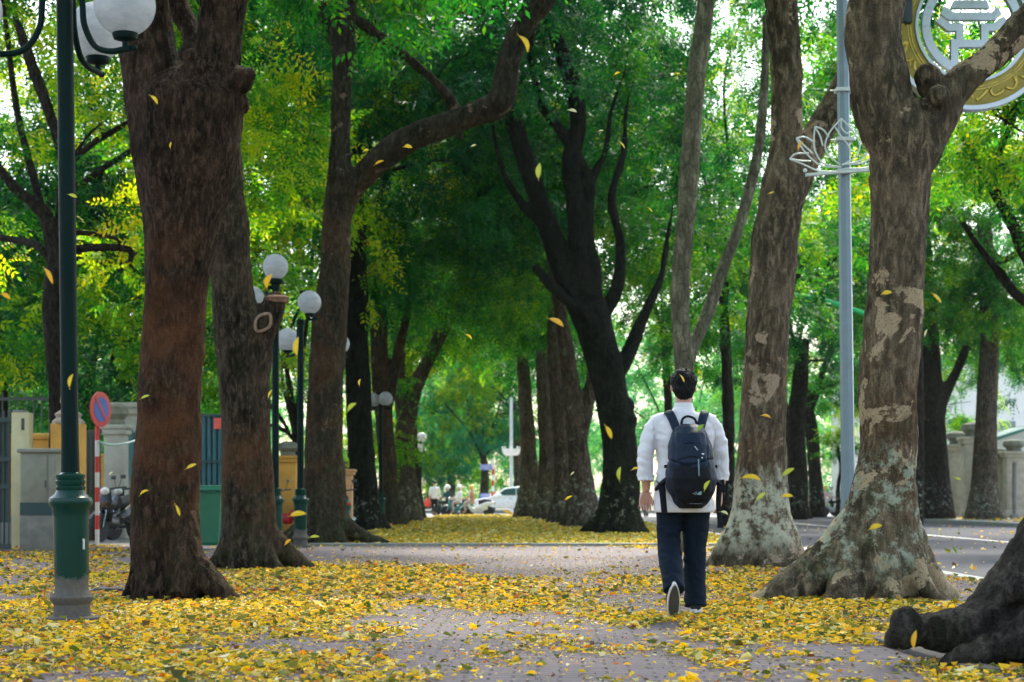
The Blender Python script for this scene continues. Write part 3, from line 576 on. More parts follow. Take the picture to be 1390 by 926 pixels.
# far-off wood closing the street
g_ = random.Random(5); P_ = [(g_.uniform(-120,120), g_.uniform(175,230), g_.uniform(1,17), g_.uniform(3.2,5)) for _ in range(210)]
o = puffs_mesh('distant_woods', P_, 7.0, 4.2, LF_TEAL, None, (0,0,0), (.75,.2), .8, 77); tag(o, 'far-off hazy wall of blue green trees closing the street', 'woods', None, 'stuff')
P_ = [(-g_.uniform(22,45), g_.uniform(60,160), g_.uniform(1,14), g_.uniform(2.5,4)) for _ in range(130)]
o = puffs_mesh('distant_woods', P_, 12.0, 3.0, LF_DEEP, None, (0,0,0), (.5,.2), .8, 78); tag(o, 'dense dark green trees far behind the left yards', 'woods', None, 'stuff')
# ================================================================ things
def glossy(name, col, rough=.3, metal=0, **kw):
    if name in MATS: return MATS[name]
    t = NT(name); n = t.noise(t.coord(), 12, 4)
    MATS[name] = t.bsdf(t.mix(t.step(n,.3,.7), tuple(k*.85 for k in col), col), t.step(n,.3,.7,rough*.8,rough*1.2), metal=metal, **kw); return MATS[name]
def globe_mat():
    t = NT('globe_glass'); p = t.n('ShaderNodeBsdfPrincipled'); p.inputs['Base Color'].default_value = (.55,.57,.59,1); p.inputs['Roughness'].default_value = .12
    tr = t.n('ShaderNodeBsdfTranslucent'); n = t.noise(t.coord((1,1,3)), 5, 5, .7); t.l(t.mix(t.step(n,.35,.65), (.45,.50,.52), (.80,.80,.82)), tr.inputs[0])
    m = t.n('ShaderNodeMixShader'); m.inputs[0].default_value = .55; t.l(p.outputs[0], m.inputs[1]); t.l(tr.outputs[0], m.inputs[2]); t.l(m.outputs[0], t.out.inputs[0]); return t.mat
M_GLOBE = globe_mat()
def base_mat():
    t = NT('worn_green_base'); v = t.coord(); g = t.n('ShaderNodeSeparateXYZ'); tc = t.n('ShaderNodeTexCoord'); t.l(tc.outputs['Object'], g.inputs[0])
    n = t.noise(v, 14, 6, .7); e = t.math('ADD', g.outputs[2], t.math('MULTIPLY', n, .16))
    k = t.step(e, .36, .39); d = t.noise(v, 40, 4, .7)
    return t.bsdf(t.mix(k, t.mix(d, (.05,.047,.038), (.15,.135,.115)), t.mix(t.step(d,.6,.75,0,.3), (.001,.034,.024), (.02,.06,.045))), t.step(k, 0, 1, .85, .25), d, .2, .004, spec=.25)
M_BASE = base_mat()
BASE_PROF = [(.185,0),(.185,.035),(.125,.045),(.118,.12),(.14,.15),(.142,.17),(.115,.20),(.108,.24),(.112,.30),(.118,.70),(.122,.755),(.14,.775),(.147,.80),(.14,.825),(.105,.85),(.092,.875),(.098,.885),(.098,.90),(.088,.905),(.098,.925),(.098,.94),(.088,.945),(.098,.965),(.097,.98),(.07,.985),(.06,.995)]
def street_lamp(px, d, ztop, arms, label, top=None, group='green globe street lamps', base=True, armz=None):
    """arms: (dx, dy, z_globe) of each arm globe from the pole"""
    o = empty('street_lamp', (gx(px,d), d, 0), 0, label, 'street lamp', group)
    if base: bs_ = MB().lathe(BASE_PROF, seg=40).build('base', M_BASE, o)
    if base and d < 15: [MB().box((.0985,-.066,z_), (.016,.0035,h_), rz=R(56)).build('sticker', plain('torn_paper', (.5,.52,.5), .8, .3, 60), bs_) for z_, h_ in ((.52,.07),)]
    MB().lathe([(.062,.9),(.057,1.2),(.054,ztop-.1),(.07,ztop-.1),(.07,ztop-.02),(.05,ztop)], seg=24).build('pole', GREEN_PAINT, o)
    for (dx, dy, zg) in arms:
        L = math.hypot(dx, dy); u = (dx/L, dy/L); zb = zg-.235
        P = lambda t, z: (u[0]*t, u[1]*t, z)
        a = MB().tube([P(.05,zb+.42),P(.13,zb+.42),P(.145,zb+.28),P(.16,zb+.14),P(.24,zb-.0),P(.36,zb-.05),P(L,zb-.05),P(L+.05,zb-.05)], .021, 12, 5)
        a.tube([P(.0,zb+.42),P(.14,zb+.42)], .03, 10); a.ball(P(L+.07,zb-.05), .022, 10)
        arm = a.build('arm', GREEN_PAINT, o)
        MB().lathe([(.02,zb-.05),(.02,zb+.0),(.075,zb+.015),(.085,zb+.045),(.08,zb+.06)], (dx,dy,0), 20).build('globe_holder', GREEN_PAINT, arm)
        MB().ball((dx,dy,zg), .20, 36).build('globe', M_GLOBE, o)
    if top:
        MB().lathe([(.05,top-.28),(.13,top-.26),(.13,top-.215),(.08,top-.19)], seg=20).build('globe_holder', GREEN_PAINT, o)
        MB().ball((0,0,top), .205, 32).build('globe', M_GLOBE, o)
    return o
street_lamp(98, 12.25, 4.55, [(.44,-.20,4.03),(-.585,-.12,4.04),(.09,.56,4.06)], 'tall green lamp post with three white globes and a worn pedestal, nearest the camera').rotation_euler = (0,R(-.7),0)
street_lamp(374, 29.5, 4.25, [(-.36,-.1,4.0)], 'globe lamp with its wide green pedestal showing right of the second left trunk', top=4.52)
street_lamp(408, 31.2, 3.85, [(.16,-.1,4.12),(-.28,.55,3.55)], 'slimmer lamp whose pole stands just left of the olive mottled trunk')
street_lamp(449, 38, 3.8, [(.19,.0,4.0),(-.3,.5,4.0)], 'lamp hidden behind the olive mottled trunk with one globe edge showing')
street_lamp(517, 52, 3.5, [(.14,-.1,3.62),(-.22,.1,3.6)], 'small distant lamp with two globes among the left row trunks')
o = empty('street_lamp', (gx(571,84),84,0), 0, 'farthest pale lamp with a square white box, at the end of the left row', 'street lamp')
MB().tube([(0,0,0),(0,0,3.5)], .05, 10).build('pole', GREEN_PAINT, o); MB().ball((.05,0,3.62), (.24,.2,.2), 20).build('globe', M_GLOBE, o)
MB().box((-.08,-.1,3.12), (.36,.1,.34), bev=.02).build('sign_box', plain('white_plastic', (.8,.82,.84), .4, .05), o)
# ---- lotus lamp post
M_STEEL = plain('galvanised_blue_grey', (.15,.21,.24), .4, .12, 6, .3)
M_WIRE = plain('pale_painted_wire', (.55,.62,.58), .4, .1, 10)
d = 19.0; o = empty('lotus_lamp_post', (gx(1151,d),d,0), 0, 'blue grey steel post with a wire lotus ornament, between the two big right trunks', 'lamp post')
def W(px, py, dy=0): v = at(px,py,d+dy); return (v.x-gx(1151,d), v.y-d, v.z)
MB().tube([(0,0,0)]+[W(1151,640),W(1147,300),W(1143,0),W(1142,-60)], [.078,.073,.066,.061,.06], 8).build('pole', M_STEEL, o, smooth=False)
MB().box((0,0,.12), (.3,.3,.24), bev=.02).build('base_plate', M_STEEL, o)
for py in (123,190,233): v = W(1145 if py < 150 else 1146, py); cl = MB(); cl.box(v, (.17,.17,.035)); cl.tube([(v[0]-.14,v[1],v[2]),(v[0]+.12,v[1],v[2])], .008, 6); cl.build('clamp', M_WIRE, o)
petals = [[(1141,224),(1126,212),(1120,198),(1126,180),(1142,161)],[(1142,161),(1159,180),(1167,198),(1160,214),(1143,224)],[(1134,173),(1143,187),(1152,198),(1155,212)],[(1142,162),(1142,173),(1149,181),(1153,177),(1151,168)],
 [(1142,227),(1118,222),(1107,206),(1105,190),(1106,172)],[(1106,172),(1117,176),(1125,186)],[(1106,173),(1113,184),(1117,198)],[(1141,227),(1115,225),(1098,212),(1088,200),(1081,188)],[(1081,188),(1092,186),(1104,192)],[(1083,189),(1092,198),(1103,208)],
 [(1140,233),(1112,232),(1090,223),(1072,216)],[(1072,216),(1080,209),(1098,208)],[(1073,216),(1085,218),(1101,219)]]
orn = MB()
for i, p in enumerate(petals):
    for mir in ((0,) if i < 4 else (0,1)):
        pts = []
        for (x, y) in p:
            if mir: x = 2*1143-x; y -= 4
            w_ = W(x, y, -.13+abs(x-1143)*.0012); pts.append(w_)
        orn.tube(pts, .0085, 6, 4)
orn.build('lotus_ornament', M_WIRE, o)
MB().box(W(1140,234,-.11), (.70,.06,.026), ry=R(-4.5)).build('crossbar', M_WIRE, o)
MB().ball(W(1093,231.5,-.12), .022, 12).build('knob', M_WIRE, o)
# ---- round emblem on a post behind the forked trunk
d = 22.5; s = d/F; bx = gx(1212, d); M_SILV = glossy('brushed_silver', (.42,.46,.50), .32, .75); M_GOLD = plain('gold_green_paint', (.22,.17,.025), .35, .35, 5, .5)
o = empty('round_emblem_sign', (bx,d,0), 0, 'round gold ringed emblem with a silver temple figure behind the forked trunk', 'emblem')
def Q(px, py): v = at(px,py,d); return (v.x-bx, v.z)
cx_, cz_ = Q(1318,36)
def ring(mb, r0, r1, y0, y1, n=72, m=0):
    vs = []; 
    for k in range(n):
        a = 2*math.pi*k/n; ca, sa = math.cos(a), math.sin(a)
        vs += [(cx_+r0*s*ca,y0,cz_+r0*s*sa),(cx_+r1*s*ca,y0,cz_+r1*s*sa),(cx_+r1*s*ca,y1,cz_+r1*s*sa),(cx_+r0*s*ca,y1,cz_+r0*s*sa)]
    fs = []
    for k in range(n):
        a = 4*k; b = 4*((k+1)%n); fs += [(a+i,a+(i+1)%4,b+(i+1)%4,b+i) for i in range(4)]
    return mb.add(vs, fs, m)
ring(MB(), 77, 113, -.06, .06).build('gold_ring', M_GOLD, o)
rm = MB(); ring(rm, 109, 115, -.09, .09); ring(rm, 73.5, 77.5, -.09, .09); rm.build('silver_rim', M_SILV, o)
rm = MB()
for r_ in (83,86.5): ring(rm, r_, r_+1.2, -.072, -.055)
for k in range(26):
    a = 2*math.pi*k/26; c_ = (cx_+97*s*math.cos(a), -.065, cz_+97*s*math.sin(a)); q_ = a+.5*math.sin(k*2.3)
    rm.tube([(c_[0]+(t_-.5)*22*s*math.cos(q_+1.57)+math.sin(t_*9+k)*4*s, c_[1], c_[2]+(t_-.5)*22*s*math.sin(q_+1.57)+math.cos(t_*8)*5*s) for t_ in (0,.2,.4,.6,.8,1)], [.012,.02,.015,.024,.018,.008], 6, 2)
rm.build('ring_relief', plain('gold_relief', (.50,.36,.06), .3, .3, 9, metal=.4), o)
ring(MB(), 57, 68, -.08, .02).build('inner_ring', M_SILV, o)
tm = MB()
for poly in ([(1293,3),(1338,3),(1341,13),(1289,13)],[(1298,-12),(1332,-12),(1334,0),(1296,0)],
 [(1275,21),(1280,11),(1292,19),(1344,19),(1352,11),(1358,21),(1350,29),(1286,29)],
 [(1268,31),(1275,24),(1288,34),(1306,34),(1306,56),(1330,56),(1330,34),(1346,34),(1360,24),(1366,31),(1350,44),(1340,44),(1340,66),(1346,66),(1346,100),(1337,103),(1337,66),(1299,66),(1299,103),(1289,99),(1289,55),(1296,55),(1296,44),(1285,44)]):
    tm.prism([Q(*p) for p in poly][::-1], -.075, .015)
tm.build('temple_figure', M_SILV, o, smooth=False)
MB().tube([(0,0,0),(0,0,cz_+1.0)], [.09,.065], 12).build('post', M_STEEL, o)
MB().box((Q(1228,16)[0],-.05,Q(1228,16)[1]), (.15,.15,.33), bev=.02).build('bracket_box', plain('dark_housing', (.01,.03,.035), .4), o)
MB().tube([(0,.1,cz_+.7),(cx_,.1,cz_+.7)], .035, 8).build('bracket', M_STEEL, o); MB().tube([(0,.1,cz_-.55),(cx_-.75,.1,cz_-.4)], .03, 8).build('bracket', M_STEEL, o)
# ---- no parking sign
d = 32.4; s = d/F; o = empty('no_parking_sign', (gx(132,d),d,0), 0, 'no parking sign, blue disc with red rim and slash on a red and white pole', 'road sign')
M_RED, M_WHT, M_BLU = plain('sign_red', (.55,.03,.02), .45, .12), plain('sign_white', (.68,.68,.66), .5, .1), plain('sign_blue', (.02,.08,.36), .45, .12)
po = MB(); z = 0; k = 0
zs = [0,.28,.53,.76,1.02,1.28,1.56,1.84,2.06]
for a_, b_ in zip(zs[:-1], zs[1:]): po.lathe([(.038,a_),(.038,b_)], seg=14, m=k%2); k += 1
po.lathe([(.034,2.06),(.034,2.62)], seg=14, m=1)
po.build('pole', [M_WHT, M_RED], o)
hd = empty('sign_disc', (.07,-.06,2.38), R(-52)); hd.parent = o
bpy.data.objects.remove(hd)
def rotz(mb, a, off):
    c_, s_ = math.cos(a), math.sin(a); mb.v = [(x*c_-y*s_+off[0], x*s_+y*c_+off[1], z_+off[2]) for x, y, z_ in mb.v]; return mb
A_ = R(68); OFF = (.07,-.05,2.38)
rotz(MB().lathe([(.005,-.01),(.31,-.01),(.31,.012),(.005,.012)], seg=40, axis='Y'), A_, OFF).build('sign_rim', M_RED, o)
rotz(MB().lathe([(.005,-.016),(.215,-.016),(.215,-.012),(.005,-.012)], seg=40, axis='Y'), A_, OFF).build('sign_face', M_BLU, o)
rotz(MB().box((0,-.019,0), (.055,.006,.50), ry=R(-38)), A_, OFF).build('slash', M_RED, o)
# ---- left yard furniture
d = 29.; s = d/F
o = empty('electrical_cabinet', (gx(51,d),d+.25,0), 0, 'grey beige electrical cabinet with a dark band beside the cream post', 'cabinet')
M_CAB = plain('cabinet_paint', (.23,.22,.16), .6, .2, 5); M_CAB2 = plain('cabinet_concrete', (.19,.18,.15), .85, .3, 5)
MB().box((0,0,.28), (.58,.44,.56), bev=.01).build('plinth', M_CAB2, o); MB().box((0,0,1.05), (.56,.42,.98), bev=.012).build('body', M_CAB, o)
MB().box((0,0,1.575), (.66,.52,.07), bev=.02).build('lid', M_CAB, o); MB().box((0,-.2185,.66), (.57,.012,.2)).build('dark_band', plain('teal_black_band', (.02,.05,.05), .5), o)
dd = MB().box((-.06,-.2165,1.07), (.40,.012,.86), bev=.004).build('door', M_CAB, o); MB().box((.12,-.23,1.05), (.02,.025,.12), bev=.004).build('handle', plain('dark_handle', (.05,.05,.05), .4), dd)
MB().box((.22,-.2165,1.07), (.10,.01,.86), bev=.004).build('side_door', M_CAB, o)
d = 30.0; o = empty('gate_post', (gx(27,d),d+.15,0), 0, 'cream gate post with a small dark number plate, behind the electrical cabinet', 'post')
M_CREAM = plain('cream_plaster', (.48,.43,.24), .8, .15, 3); MB().box((0,0,1.11), (.28,.28,2.22), bev=.012).build('shaft', M_CREAM, o); MB().box((-.03,0,2.24), (.2,.24,.04), bev=.01).build('cap', M_CONC, o)
MB().box((.045,-.148,2.03), (.045,.012,.19), bev=.003).build('number_plate', plain('dark_plate', (.03,.03,.05), .4), o)
d = 27.2; o = empty('metal_gate', (gx(-14,d),d,0), 0, 'dark green metal gate leaf at the left edge beside the cream post', 'gate')
M_GATE = plain('dark_gate_green', (.015,.035,.03), .5, .2); g2 = MB()
for z_ in (.12,1.0,1.4,1.98): g2.box((0,0,z_), (.62,.05,.07))
for k in range(9): g2.tube([(-.28+k*.07,0,.1),(-.28+k*.07,0,2.08+.05*math.sin(k))], .012, 6)
g2.build('bars', M_GATE, o); MB().box((0,.035,1.2), (.6,.015,1.5)).build('backing_sheet', M_GATE, o); MB().box((0,.02,.72), (.6,.02,.5)).build('lower_panel', M_GATE, o); MB().box((0,.03,.3), (.62,.03,.5)).build('kick_plate', M_CONC, o)
d = 30.5; M_YEL = plain('ochre_wall_plaster', (.60,.31,.055), .85, .22, 2.2)
o = empty('boundary_wall', (gx(40,31.5),31.5,0), 0, 'ochre yellow boundary wall with a plinth behind the electrical cabinet', 'wall')
MB().box((-2.1,.1,.92), (5.2,.22,1.84)).build('wall_panel', M_YEL, o, False); MB().box((-2.1,.1,1.88), (5.2,.32,.1), bev=.02).build('coping', M_YEL, o); MB().box((-2.1,-.03,.12), (5.2,.06,.24)).build('plinth', M_CONC, o)
o = empty('gate_pillar', (gx(89,d),d,0), 0, 'ochre pillar with a weathered stone finial, behind the near lamp post', 'pillar')
MB().box((0,.2,1.03), (.5,.42,2.06), bev=.01).build('shaft', M_YEL, o); MB().box((0,-.012,.15), (.52,.02,.3)).build('plinth', M_CONC, o)
MB().lathe([(.27,2.06),(.27,2.1),(.2,2.16),(.23,2.22),(.12,2.3),(.1,2.36),(.14,2.42),(.13,2.5),(.04,2.56)], (0,.2,0), 16).build('finial', plain('weathered_stone', (.33,.27,.20), .9, .3, 6), o)
def railing(x0, x1, y, z0, z1, label, name='iron_railing', n=None, top=True):
    o = empty(name, ((x0+x1)/2,y,0), 0, label, 'railing'); L = x1-x0; n = n or int(L/.13)
    MB().box((0,0,z1-.12), (L,.04,.05)).build('top_rail', M_GATE, o); MB().box((0,0,z0+.12), (L,.04,.05)).build('bottom_rail', M_GATE, o)
    b = MB()
    for k in range(n+1): b.tube([(-L/2+k*L/n,0,z0),(-L/2+k*L/n,0,z1)], .011, 6)
    b.build('bars', M_GATE, o); return o
railing(gx(-60,33), gx(88,33), 33, 1.7, 2.72, 'black iron railing rising above the ochre wall at the left edge')
M_STONE = plain('pale_stone', (.36,.36,.31), .85, .2, 3)
def stone_pillar(px, d, w, h, label, z=0, mat=None, urn=True, cat='pillar', group=None):
    mat = mat or M_STONE
    o = empty('stone_pillar', (gx(px,d),d,z), 0, label, cat, group); MB().box((0,0,h*.46), (w,w,h*.92), bev=.015).build('shaft', mat, o)
    MB().box((0,0,.16), (w*1.15,w*1.15,.32), bev=.02).build('plinth', mat, o); c_ = MB(); c_.box((0,0,h*.93), (w*1.25,w*1.25,h*.05), bev=.02); c_.box((0,0,h*.975), (w*1.4,w*1.4,h*.04), bev=.02); c_.build('cap', mat, o)
    if urn: MB().lathe([(w*.45,h),(w*.4,h*1.04),(w*.62,h*1.09),(w*.55,h*1.15),(w*.2,h*1.18)], seg=14).build('finial', plain('mossy_stone', (.17,.17,.13), .9, .35, 5), o)
    return o
stone_pillar(158, 38, .42, 2.35, 'grey stone gate pillar right of the no parking sign')
stone_pillar(172, 41, .62, 2.95, 'taller pale stone pillar with a stepped cap beside the thick reddish trunk', urn=False)
d = 40; o = empty('yard_gate', (gx(186,d),d,0), 0, 'teal barred gate on a grey wall with dark graffiti, behind the parked motorbike', 'gate')
M_TEAL = plain('teal_metal', (.03,.13,.13), .5, .2, 4)
MB().box((0,.05,.6), (1.1,.2,1.2)).build('low_wall', plain('grey_green_wall', (.17,.20,.16), .85, .2, 4), o, False)
b = MB()
for k in range(9): b.box((-.5+k*.125,0,1.75), (.09,.03,1.1))
b.box((0,.03,1.75), (1.1,.02,1.0)); b.build('gate_panel', M_TEAL, o)
gt = MB()
for pts in ([(-.35,.65),(-.35,.95),(-.22,.98),(-.18,.85),(-.33,.8),(-.16,.62)],[(-.05,.65),(.0,.95),(.08,.65)],[(.2,.95),(.2,.65),(.32,.66)]): gt.tube([(x,-.053,z_) for x, z_ in pts], .014, 6, 2)
gt.build('graffiti', plain('black_spray', (.02,.02,.02), .7), o)
# dark vehicle-gate block left of sign
o = empty('dark_gate', (gx(122,36),36,0), 0, 'black panelled gate in shadow between the lamp post and the no parking sign', 'gate'); b = MB().box((0,0,1.05), (.42,.05,2.1))
for k in range(4): b.box((-.15+k*.1,-.035,1.05), (.03,.02,2.0))
b.build('panel', M_GATE, o); MB().box((0,0,2.13), (.46,.08,.06)).build('frame', M_GATE, o)
# sagging cable
o = MB().tube([at(134,600,32.3),at(150,604,33),at(175,601,34),at(205,588,35),at(260,560,36)], .02, 6, 6).build('cable', plain('pale_cable', (.25,.38,.38), .5)); tag(o, 'sagging pale cable running from the no parking sign pole to the right', 'cable')
# corrugated panel + bin
d = 34; o = empty('corrugated_panel', (gx(288,d),d,0), 0, 'blue green corrugated metal panel behind the wheelie bin, with a red notice', 'panel'); b = MB()
M_CORR = plain('blue_green_sheet', (.035,.12,.14), .5, .25, 3, .3)
for k in range(12): b.tube([(-.55+k*.1,0,.1),(-.55+k*.1,0,2.35)], .045, 8)
b.box((0,.03,1.22), (1.2,.03,2.25)); b.build('sheet', M_CORR, o); [MB().box((0,-.06,z_), (1.22,.04,.045)).build('rail', plain('dark_rail', (.015,.05,.055), .5), o) for z_ in (.85,1.5,2.35)]
MB().box((.11,-.08,2.2), (.13,.02,.2)).build('notice', plain('red_notice', (.75,.09,.07), .5), o)
d = 29.6; o = empty('wheelie_bin', (gx(280,d),d+.2,0), R(4), 'green wheelie bin between the first and second left trunks', 'bin'); M_BIN = plain('bin_green', (.012,.13,.06), .45, .12, 4)
MB().loft([(0,0,.07,.19,.2),(0,0,.12,.225,.235),(0,0,.9,.29,.3),(0,0,.93,.3,.31)], 4).build('body', M_BIN, o, False)
ob = o.children[0]; me = ob.data; c45 = math.cos(R(45)); 
for v in me.vertices: x, y = v.co.x, v.co.y; v.co.x = (x-y)*.72; v.co.y = (x+y)*.72
l_ = MB(); l_.box((0,0,.97), (.60,.62,.05), bev=.02); l_.box((0,-.02,1.01), (.52,.54,.05), bev=.02); l_.build('lid', plain('bin_lid_green', (.02,.17,.09), .4, .12, 4), o)
MB().tube([(-.2,.26,.95),(-.2,.32,.97),(.2,.32,.97),(.2,.26,.95)], .016, 8).build('handle', M_BIN, o)
for sx in (-1,1): MB().lathe([(.01,-.03),(.09,-.03),(.1,-.015),(.1,.015),(.09,.03),(.01,.03)], (sx*.2,.2,.1), 18, axis='X').build('wheel', plain('black_rubber', (.015,.015,.016), .7), o)
# ochre wall further along the left, pillars
def wallrun(px, d, L, h, label, mat, rz=0, name='boundary_wall'):
    o = empty(name, (gx(px,d),d,0), rz, label, 'wall'); MB().box((0,0,h/2), (L,.22,h)).build('wall_panel', mat, o, False); MB().box((0,0,h+.04), (L+.04,.32,.08), bev=.02).build('coping', mat, o); return o
wallrun(90, 50, 8.4, 1.95, 'long ochre wall glimpsed between the left row trunks', M_YEL)
stone_pillar(391, 44, .42, 1.85, 'small ochre pillar with a round cap between the two slim lamp poles', mat=M_YEL)
stone_pillar(467, 45.5, .42, 1.55, 'orange ochre pillar between the third and fourth left trunks', mat=plain('orange_plaster', (.62,.33,.16), .85), urn=False)
# ---- right side: wall, gate pillars, gates, house
zf = 0.; M_PS = plain('weathered_cream_stone', (.40,.36,.28), .85, .25, 3)
stone_pillar(1299, 86, .85, 3.35, 'left stone gateway pillar with a mossy cap, right of the dark trunk across the road', mat=M_PS)
stone_pillar(1320, 83, .85, 3.6, 'right and taller stone gateway pillar, partly behind the brown flared trunk', mat=M_PS)
stone_pillar(1353, 82, .7, 2.6, 'low stone fence pillar between the brown flared trunk and the right edge', mat=M_PS)
stone_pillar(1376, 81, .8, 2.9, 'stone fence pillar with a mossy urn nearest the right edge', mat=M_PS)
stone_pillar(1252, 88, .8, 2.9, 'pale stone pillar just left of the dark whitened trunk across the road', mat=M_PS)
o = empty('green_gate', (gx(1309,86),86.2,0), 0, 'narrow green metal gate between the two gateway pillars', 'gate'); b = MB()
for k in range(5): b.box((-.2+k*.1,0,1.35), (.07,.05,2.5))
b.build('gate_panel', M_TEAL, o); MB().box((.15,-.05,1.75), (.12,.03,.16)).build('red_plate', M_RED, o); f2 = MB(); f2.box((0,-.04,.2), (.5,.04,.08)); f2.box((0,-.04,2.5), (.5,.04,.08)); f2.build('frame', M_TEAL, o)
for px, L, lb in ((1362,1.5,'dark green fence panel on a low stone wall, left of the last pillar'),(1400,1.9,'dark green fence panel at the right edge on a low stone wall'),(1338,1.2,'dark green fence panel behind the brown flared trunk'),(1228,2.3,'dark green fence panel behind the big forked trunk, across the road')):
    o = empty('fence_panel', (gx(px,82.5),82.5,0), 0, lb, 'fence', 'green fence panels across the road'); MB().box((0,0,.45), (L,.3,.9)).build('low_wall', M_PS, o, False)
    b = MB(); n = int(L/.16)
    for k in range(n): b.box((-L/2+(k+.5)*L/n,0,1.6), (L/n*.8,.05,1.35))
    b.build('panel', plain('deep_green_metal', (.01,.07,.065), .5), o); b = MB(); b.box((0,-.04,1.0), (L,.05,.09)); b.box((0,-.04,2.2), (L,.05,.09)); b.build('rail', M_TEAL, o)
o = empty('house', (gx(1372,92)+1.2,94,0), 0, 'white house with a low green edged roof behind the fence, right edge', 'house'); M_WH = plain('white_wall_paint', (.72,.72,.70), .8, .06, 2)
MB().box((0,0,1.75), (5.2,4,3.5)).build('wall', M_WH, o, False)
b = MB(); b.prism([(-2.6,3.5),(2.6,3.5),(0,4.35)], -2, 2); b.build('gable', M_WH, o, False)
b = MB()
for sx in (-1,1): b.box((sx*1.42,0,3.98), (3.1,4.5,.12), ry=sx*R(17.5))
b.build('roof', plain('green_roof_sheet', (.04,.22,.18), .5), o)
for wx in (-1.4,1.2):
    w_ = MB().box((wx,-2.01,1.9), (.9,.05,1.2)).build('window', M_TEAL, o); MB().box((wx,-2.045,1.9), (.74,.02,1.04)).build('pane', glossy('window_glass', (.05,.08,.09), .1), w_)
o = empty('neighbour_building', (gx(1325,118),124,0), 0, 'bright white building far behind the gateway pillars', 'building'); MB().box((0,0,4.8), (15,8,9.6)).build('wall', M_WH, o, False)
MB().box((0,0,9.7), (15.4,8.4,.3)).build('roof', M_CONC, o, False)
for wx in (-5,-2.4,2.5,5.2):
    for wz in (2.0,5.2):
        w_ = MB().box((wx,-4.01,wz), (1.3,.06,1.5)).build('window', M_WH, o); MB().box((wx,-4.05,wz), (1.1,.03,1.3)).build('pane', glossy('window_glass2', (.2,.25,.26), .15), w_)
o = MB().tube([at(1068,398,70),at(1100,404,70),at(1140,414,70),at(1190,432,70)], .09, 8, 4).build('light_bar', plain('bright_green_paint', (.02,.55,.16), .4)); tag(o, 'bright green bar slanting across the street behind the lotus post', 'bar')
o = empty('pale_post', (gx(1377,75),75,0), 0, 'thin pale post in front of the low wall near the right edge', 'post'); MB().tube([(0,0,0),(0,0,2.3)], .09, 10).build('shaft', M_CONC, o); MB().box((0,0,.1), (.3,.3,.2), bev=.02).build('foot', M_CONC, o)
# ---- crossing furniture
d = 99; o = empty('street_name_sign', (gx(669,d),d,0), 0, 'blue street name plates on a red and white banded pole beyond the white car', 'street sign'); po = MB()
for k in range(9): po.lathe([(.07,k*.3),(.07,k*.3+.3)], seg=10, m=k%2)
po.lathe([(.07,2.7),(.07,2.95)], seg=10, m=0); po.build('pole', [M_WHT, M_RED], o)
M_PLATE = plain('blue_plate', (.16,.22,.62), .5, .08)
for z_, x_, w_ in ((2.5,-.35,.62),(.95,-.42,.55)):
    pl = MB().box((x_,-.02,z_), (w_,.04,.30), bev=.01).build('name_plate', M_PLATE, o)
    b = MB()
    for k in range(7): b.box((x_-w_*.36+k*w_*.12,-.045,z_+.05-.0), (w_*.07,.01,.07)); 
    for k in range(5): b.box((x_-w_*.26+k*w_*.13,-.045,z_-.07), (w_*.08,.01,.06))
    b.build('lettering', M_WHT, pl)
o = empty('ringed_pole', (gx(694,104),104,0), 0, 'pale lamp pole with a lotus shaped ring, behind the white car', 'pole'); MB().tube([(0,0,0),(0,0,6.5)], [.11,.08], 10).build('shaft', plain('pale_grey_pole', (.5,.53,.55), .5), o)
b = MB()
for k in range(8):
    a = k*math.pi/4; b.tube([(.06*math.cos(a),.06*math.sin(a),3.3),(.4*math.cos(a),.4*math.sin(a),3.35),(.5*math.cos(a),.5*math.sin(a),3.75)], .04, 6, 3)
b.tube([(.42*math.cos(a/6),.42*math.sin(a/6),3.38) for a in np.linspace(0,12*math.pi,25)], .045, 6); b.build('lotus_ring', M_WHT, o); MB().lathe([(.30,3.25),(.42,3.3),(.5,3.62),(.46,3.62),(.38,3.34),(.28,3.3)], seg=16).build('ring_band', M_WHT, o)
d = 88; o = empty('traffic_light', (gx(706,d),d,0), 0, 'traffic light glowing red between the ringed pole and the right row trunks', 'traffic light'); MB().tube([(-.15,0,0),(.08,0,1.6),(.2,0,2.3)], .055, 10, 3).build('pole', M_GATE, o)
MB().box((.27,0,2.95), (.3,.22,.95), bev=.03).build('housing', plain('traffic_housing', (.03,.04,.04), .5), o)
t = NT('red_lamp'); e = t.n('ShaderNodeEmission'); e.inputs[0].default_value = (1,.03,.02,1); e.inputs[1].default_value = 9; t.l(e.outputs[0], t.out.inputs[0])
b = MB(); b.lathe([(.003,-.16),(.07,-.15),(.11,-.12),(.11,-.10)], (.23,0,3.25), 18, axis='Y'); b.build('red_light', t.mat, o)
dk = plain('unlit_lens', (.03,.05,.03), .3)
for z_ in (2.95,2.68): MB().lathe([(.003,-.14),(.1,-.12),(.1,-.10)], (.27,0,z_), 16, axis='Y').build('unlit_light', dk, o)
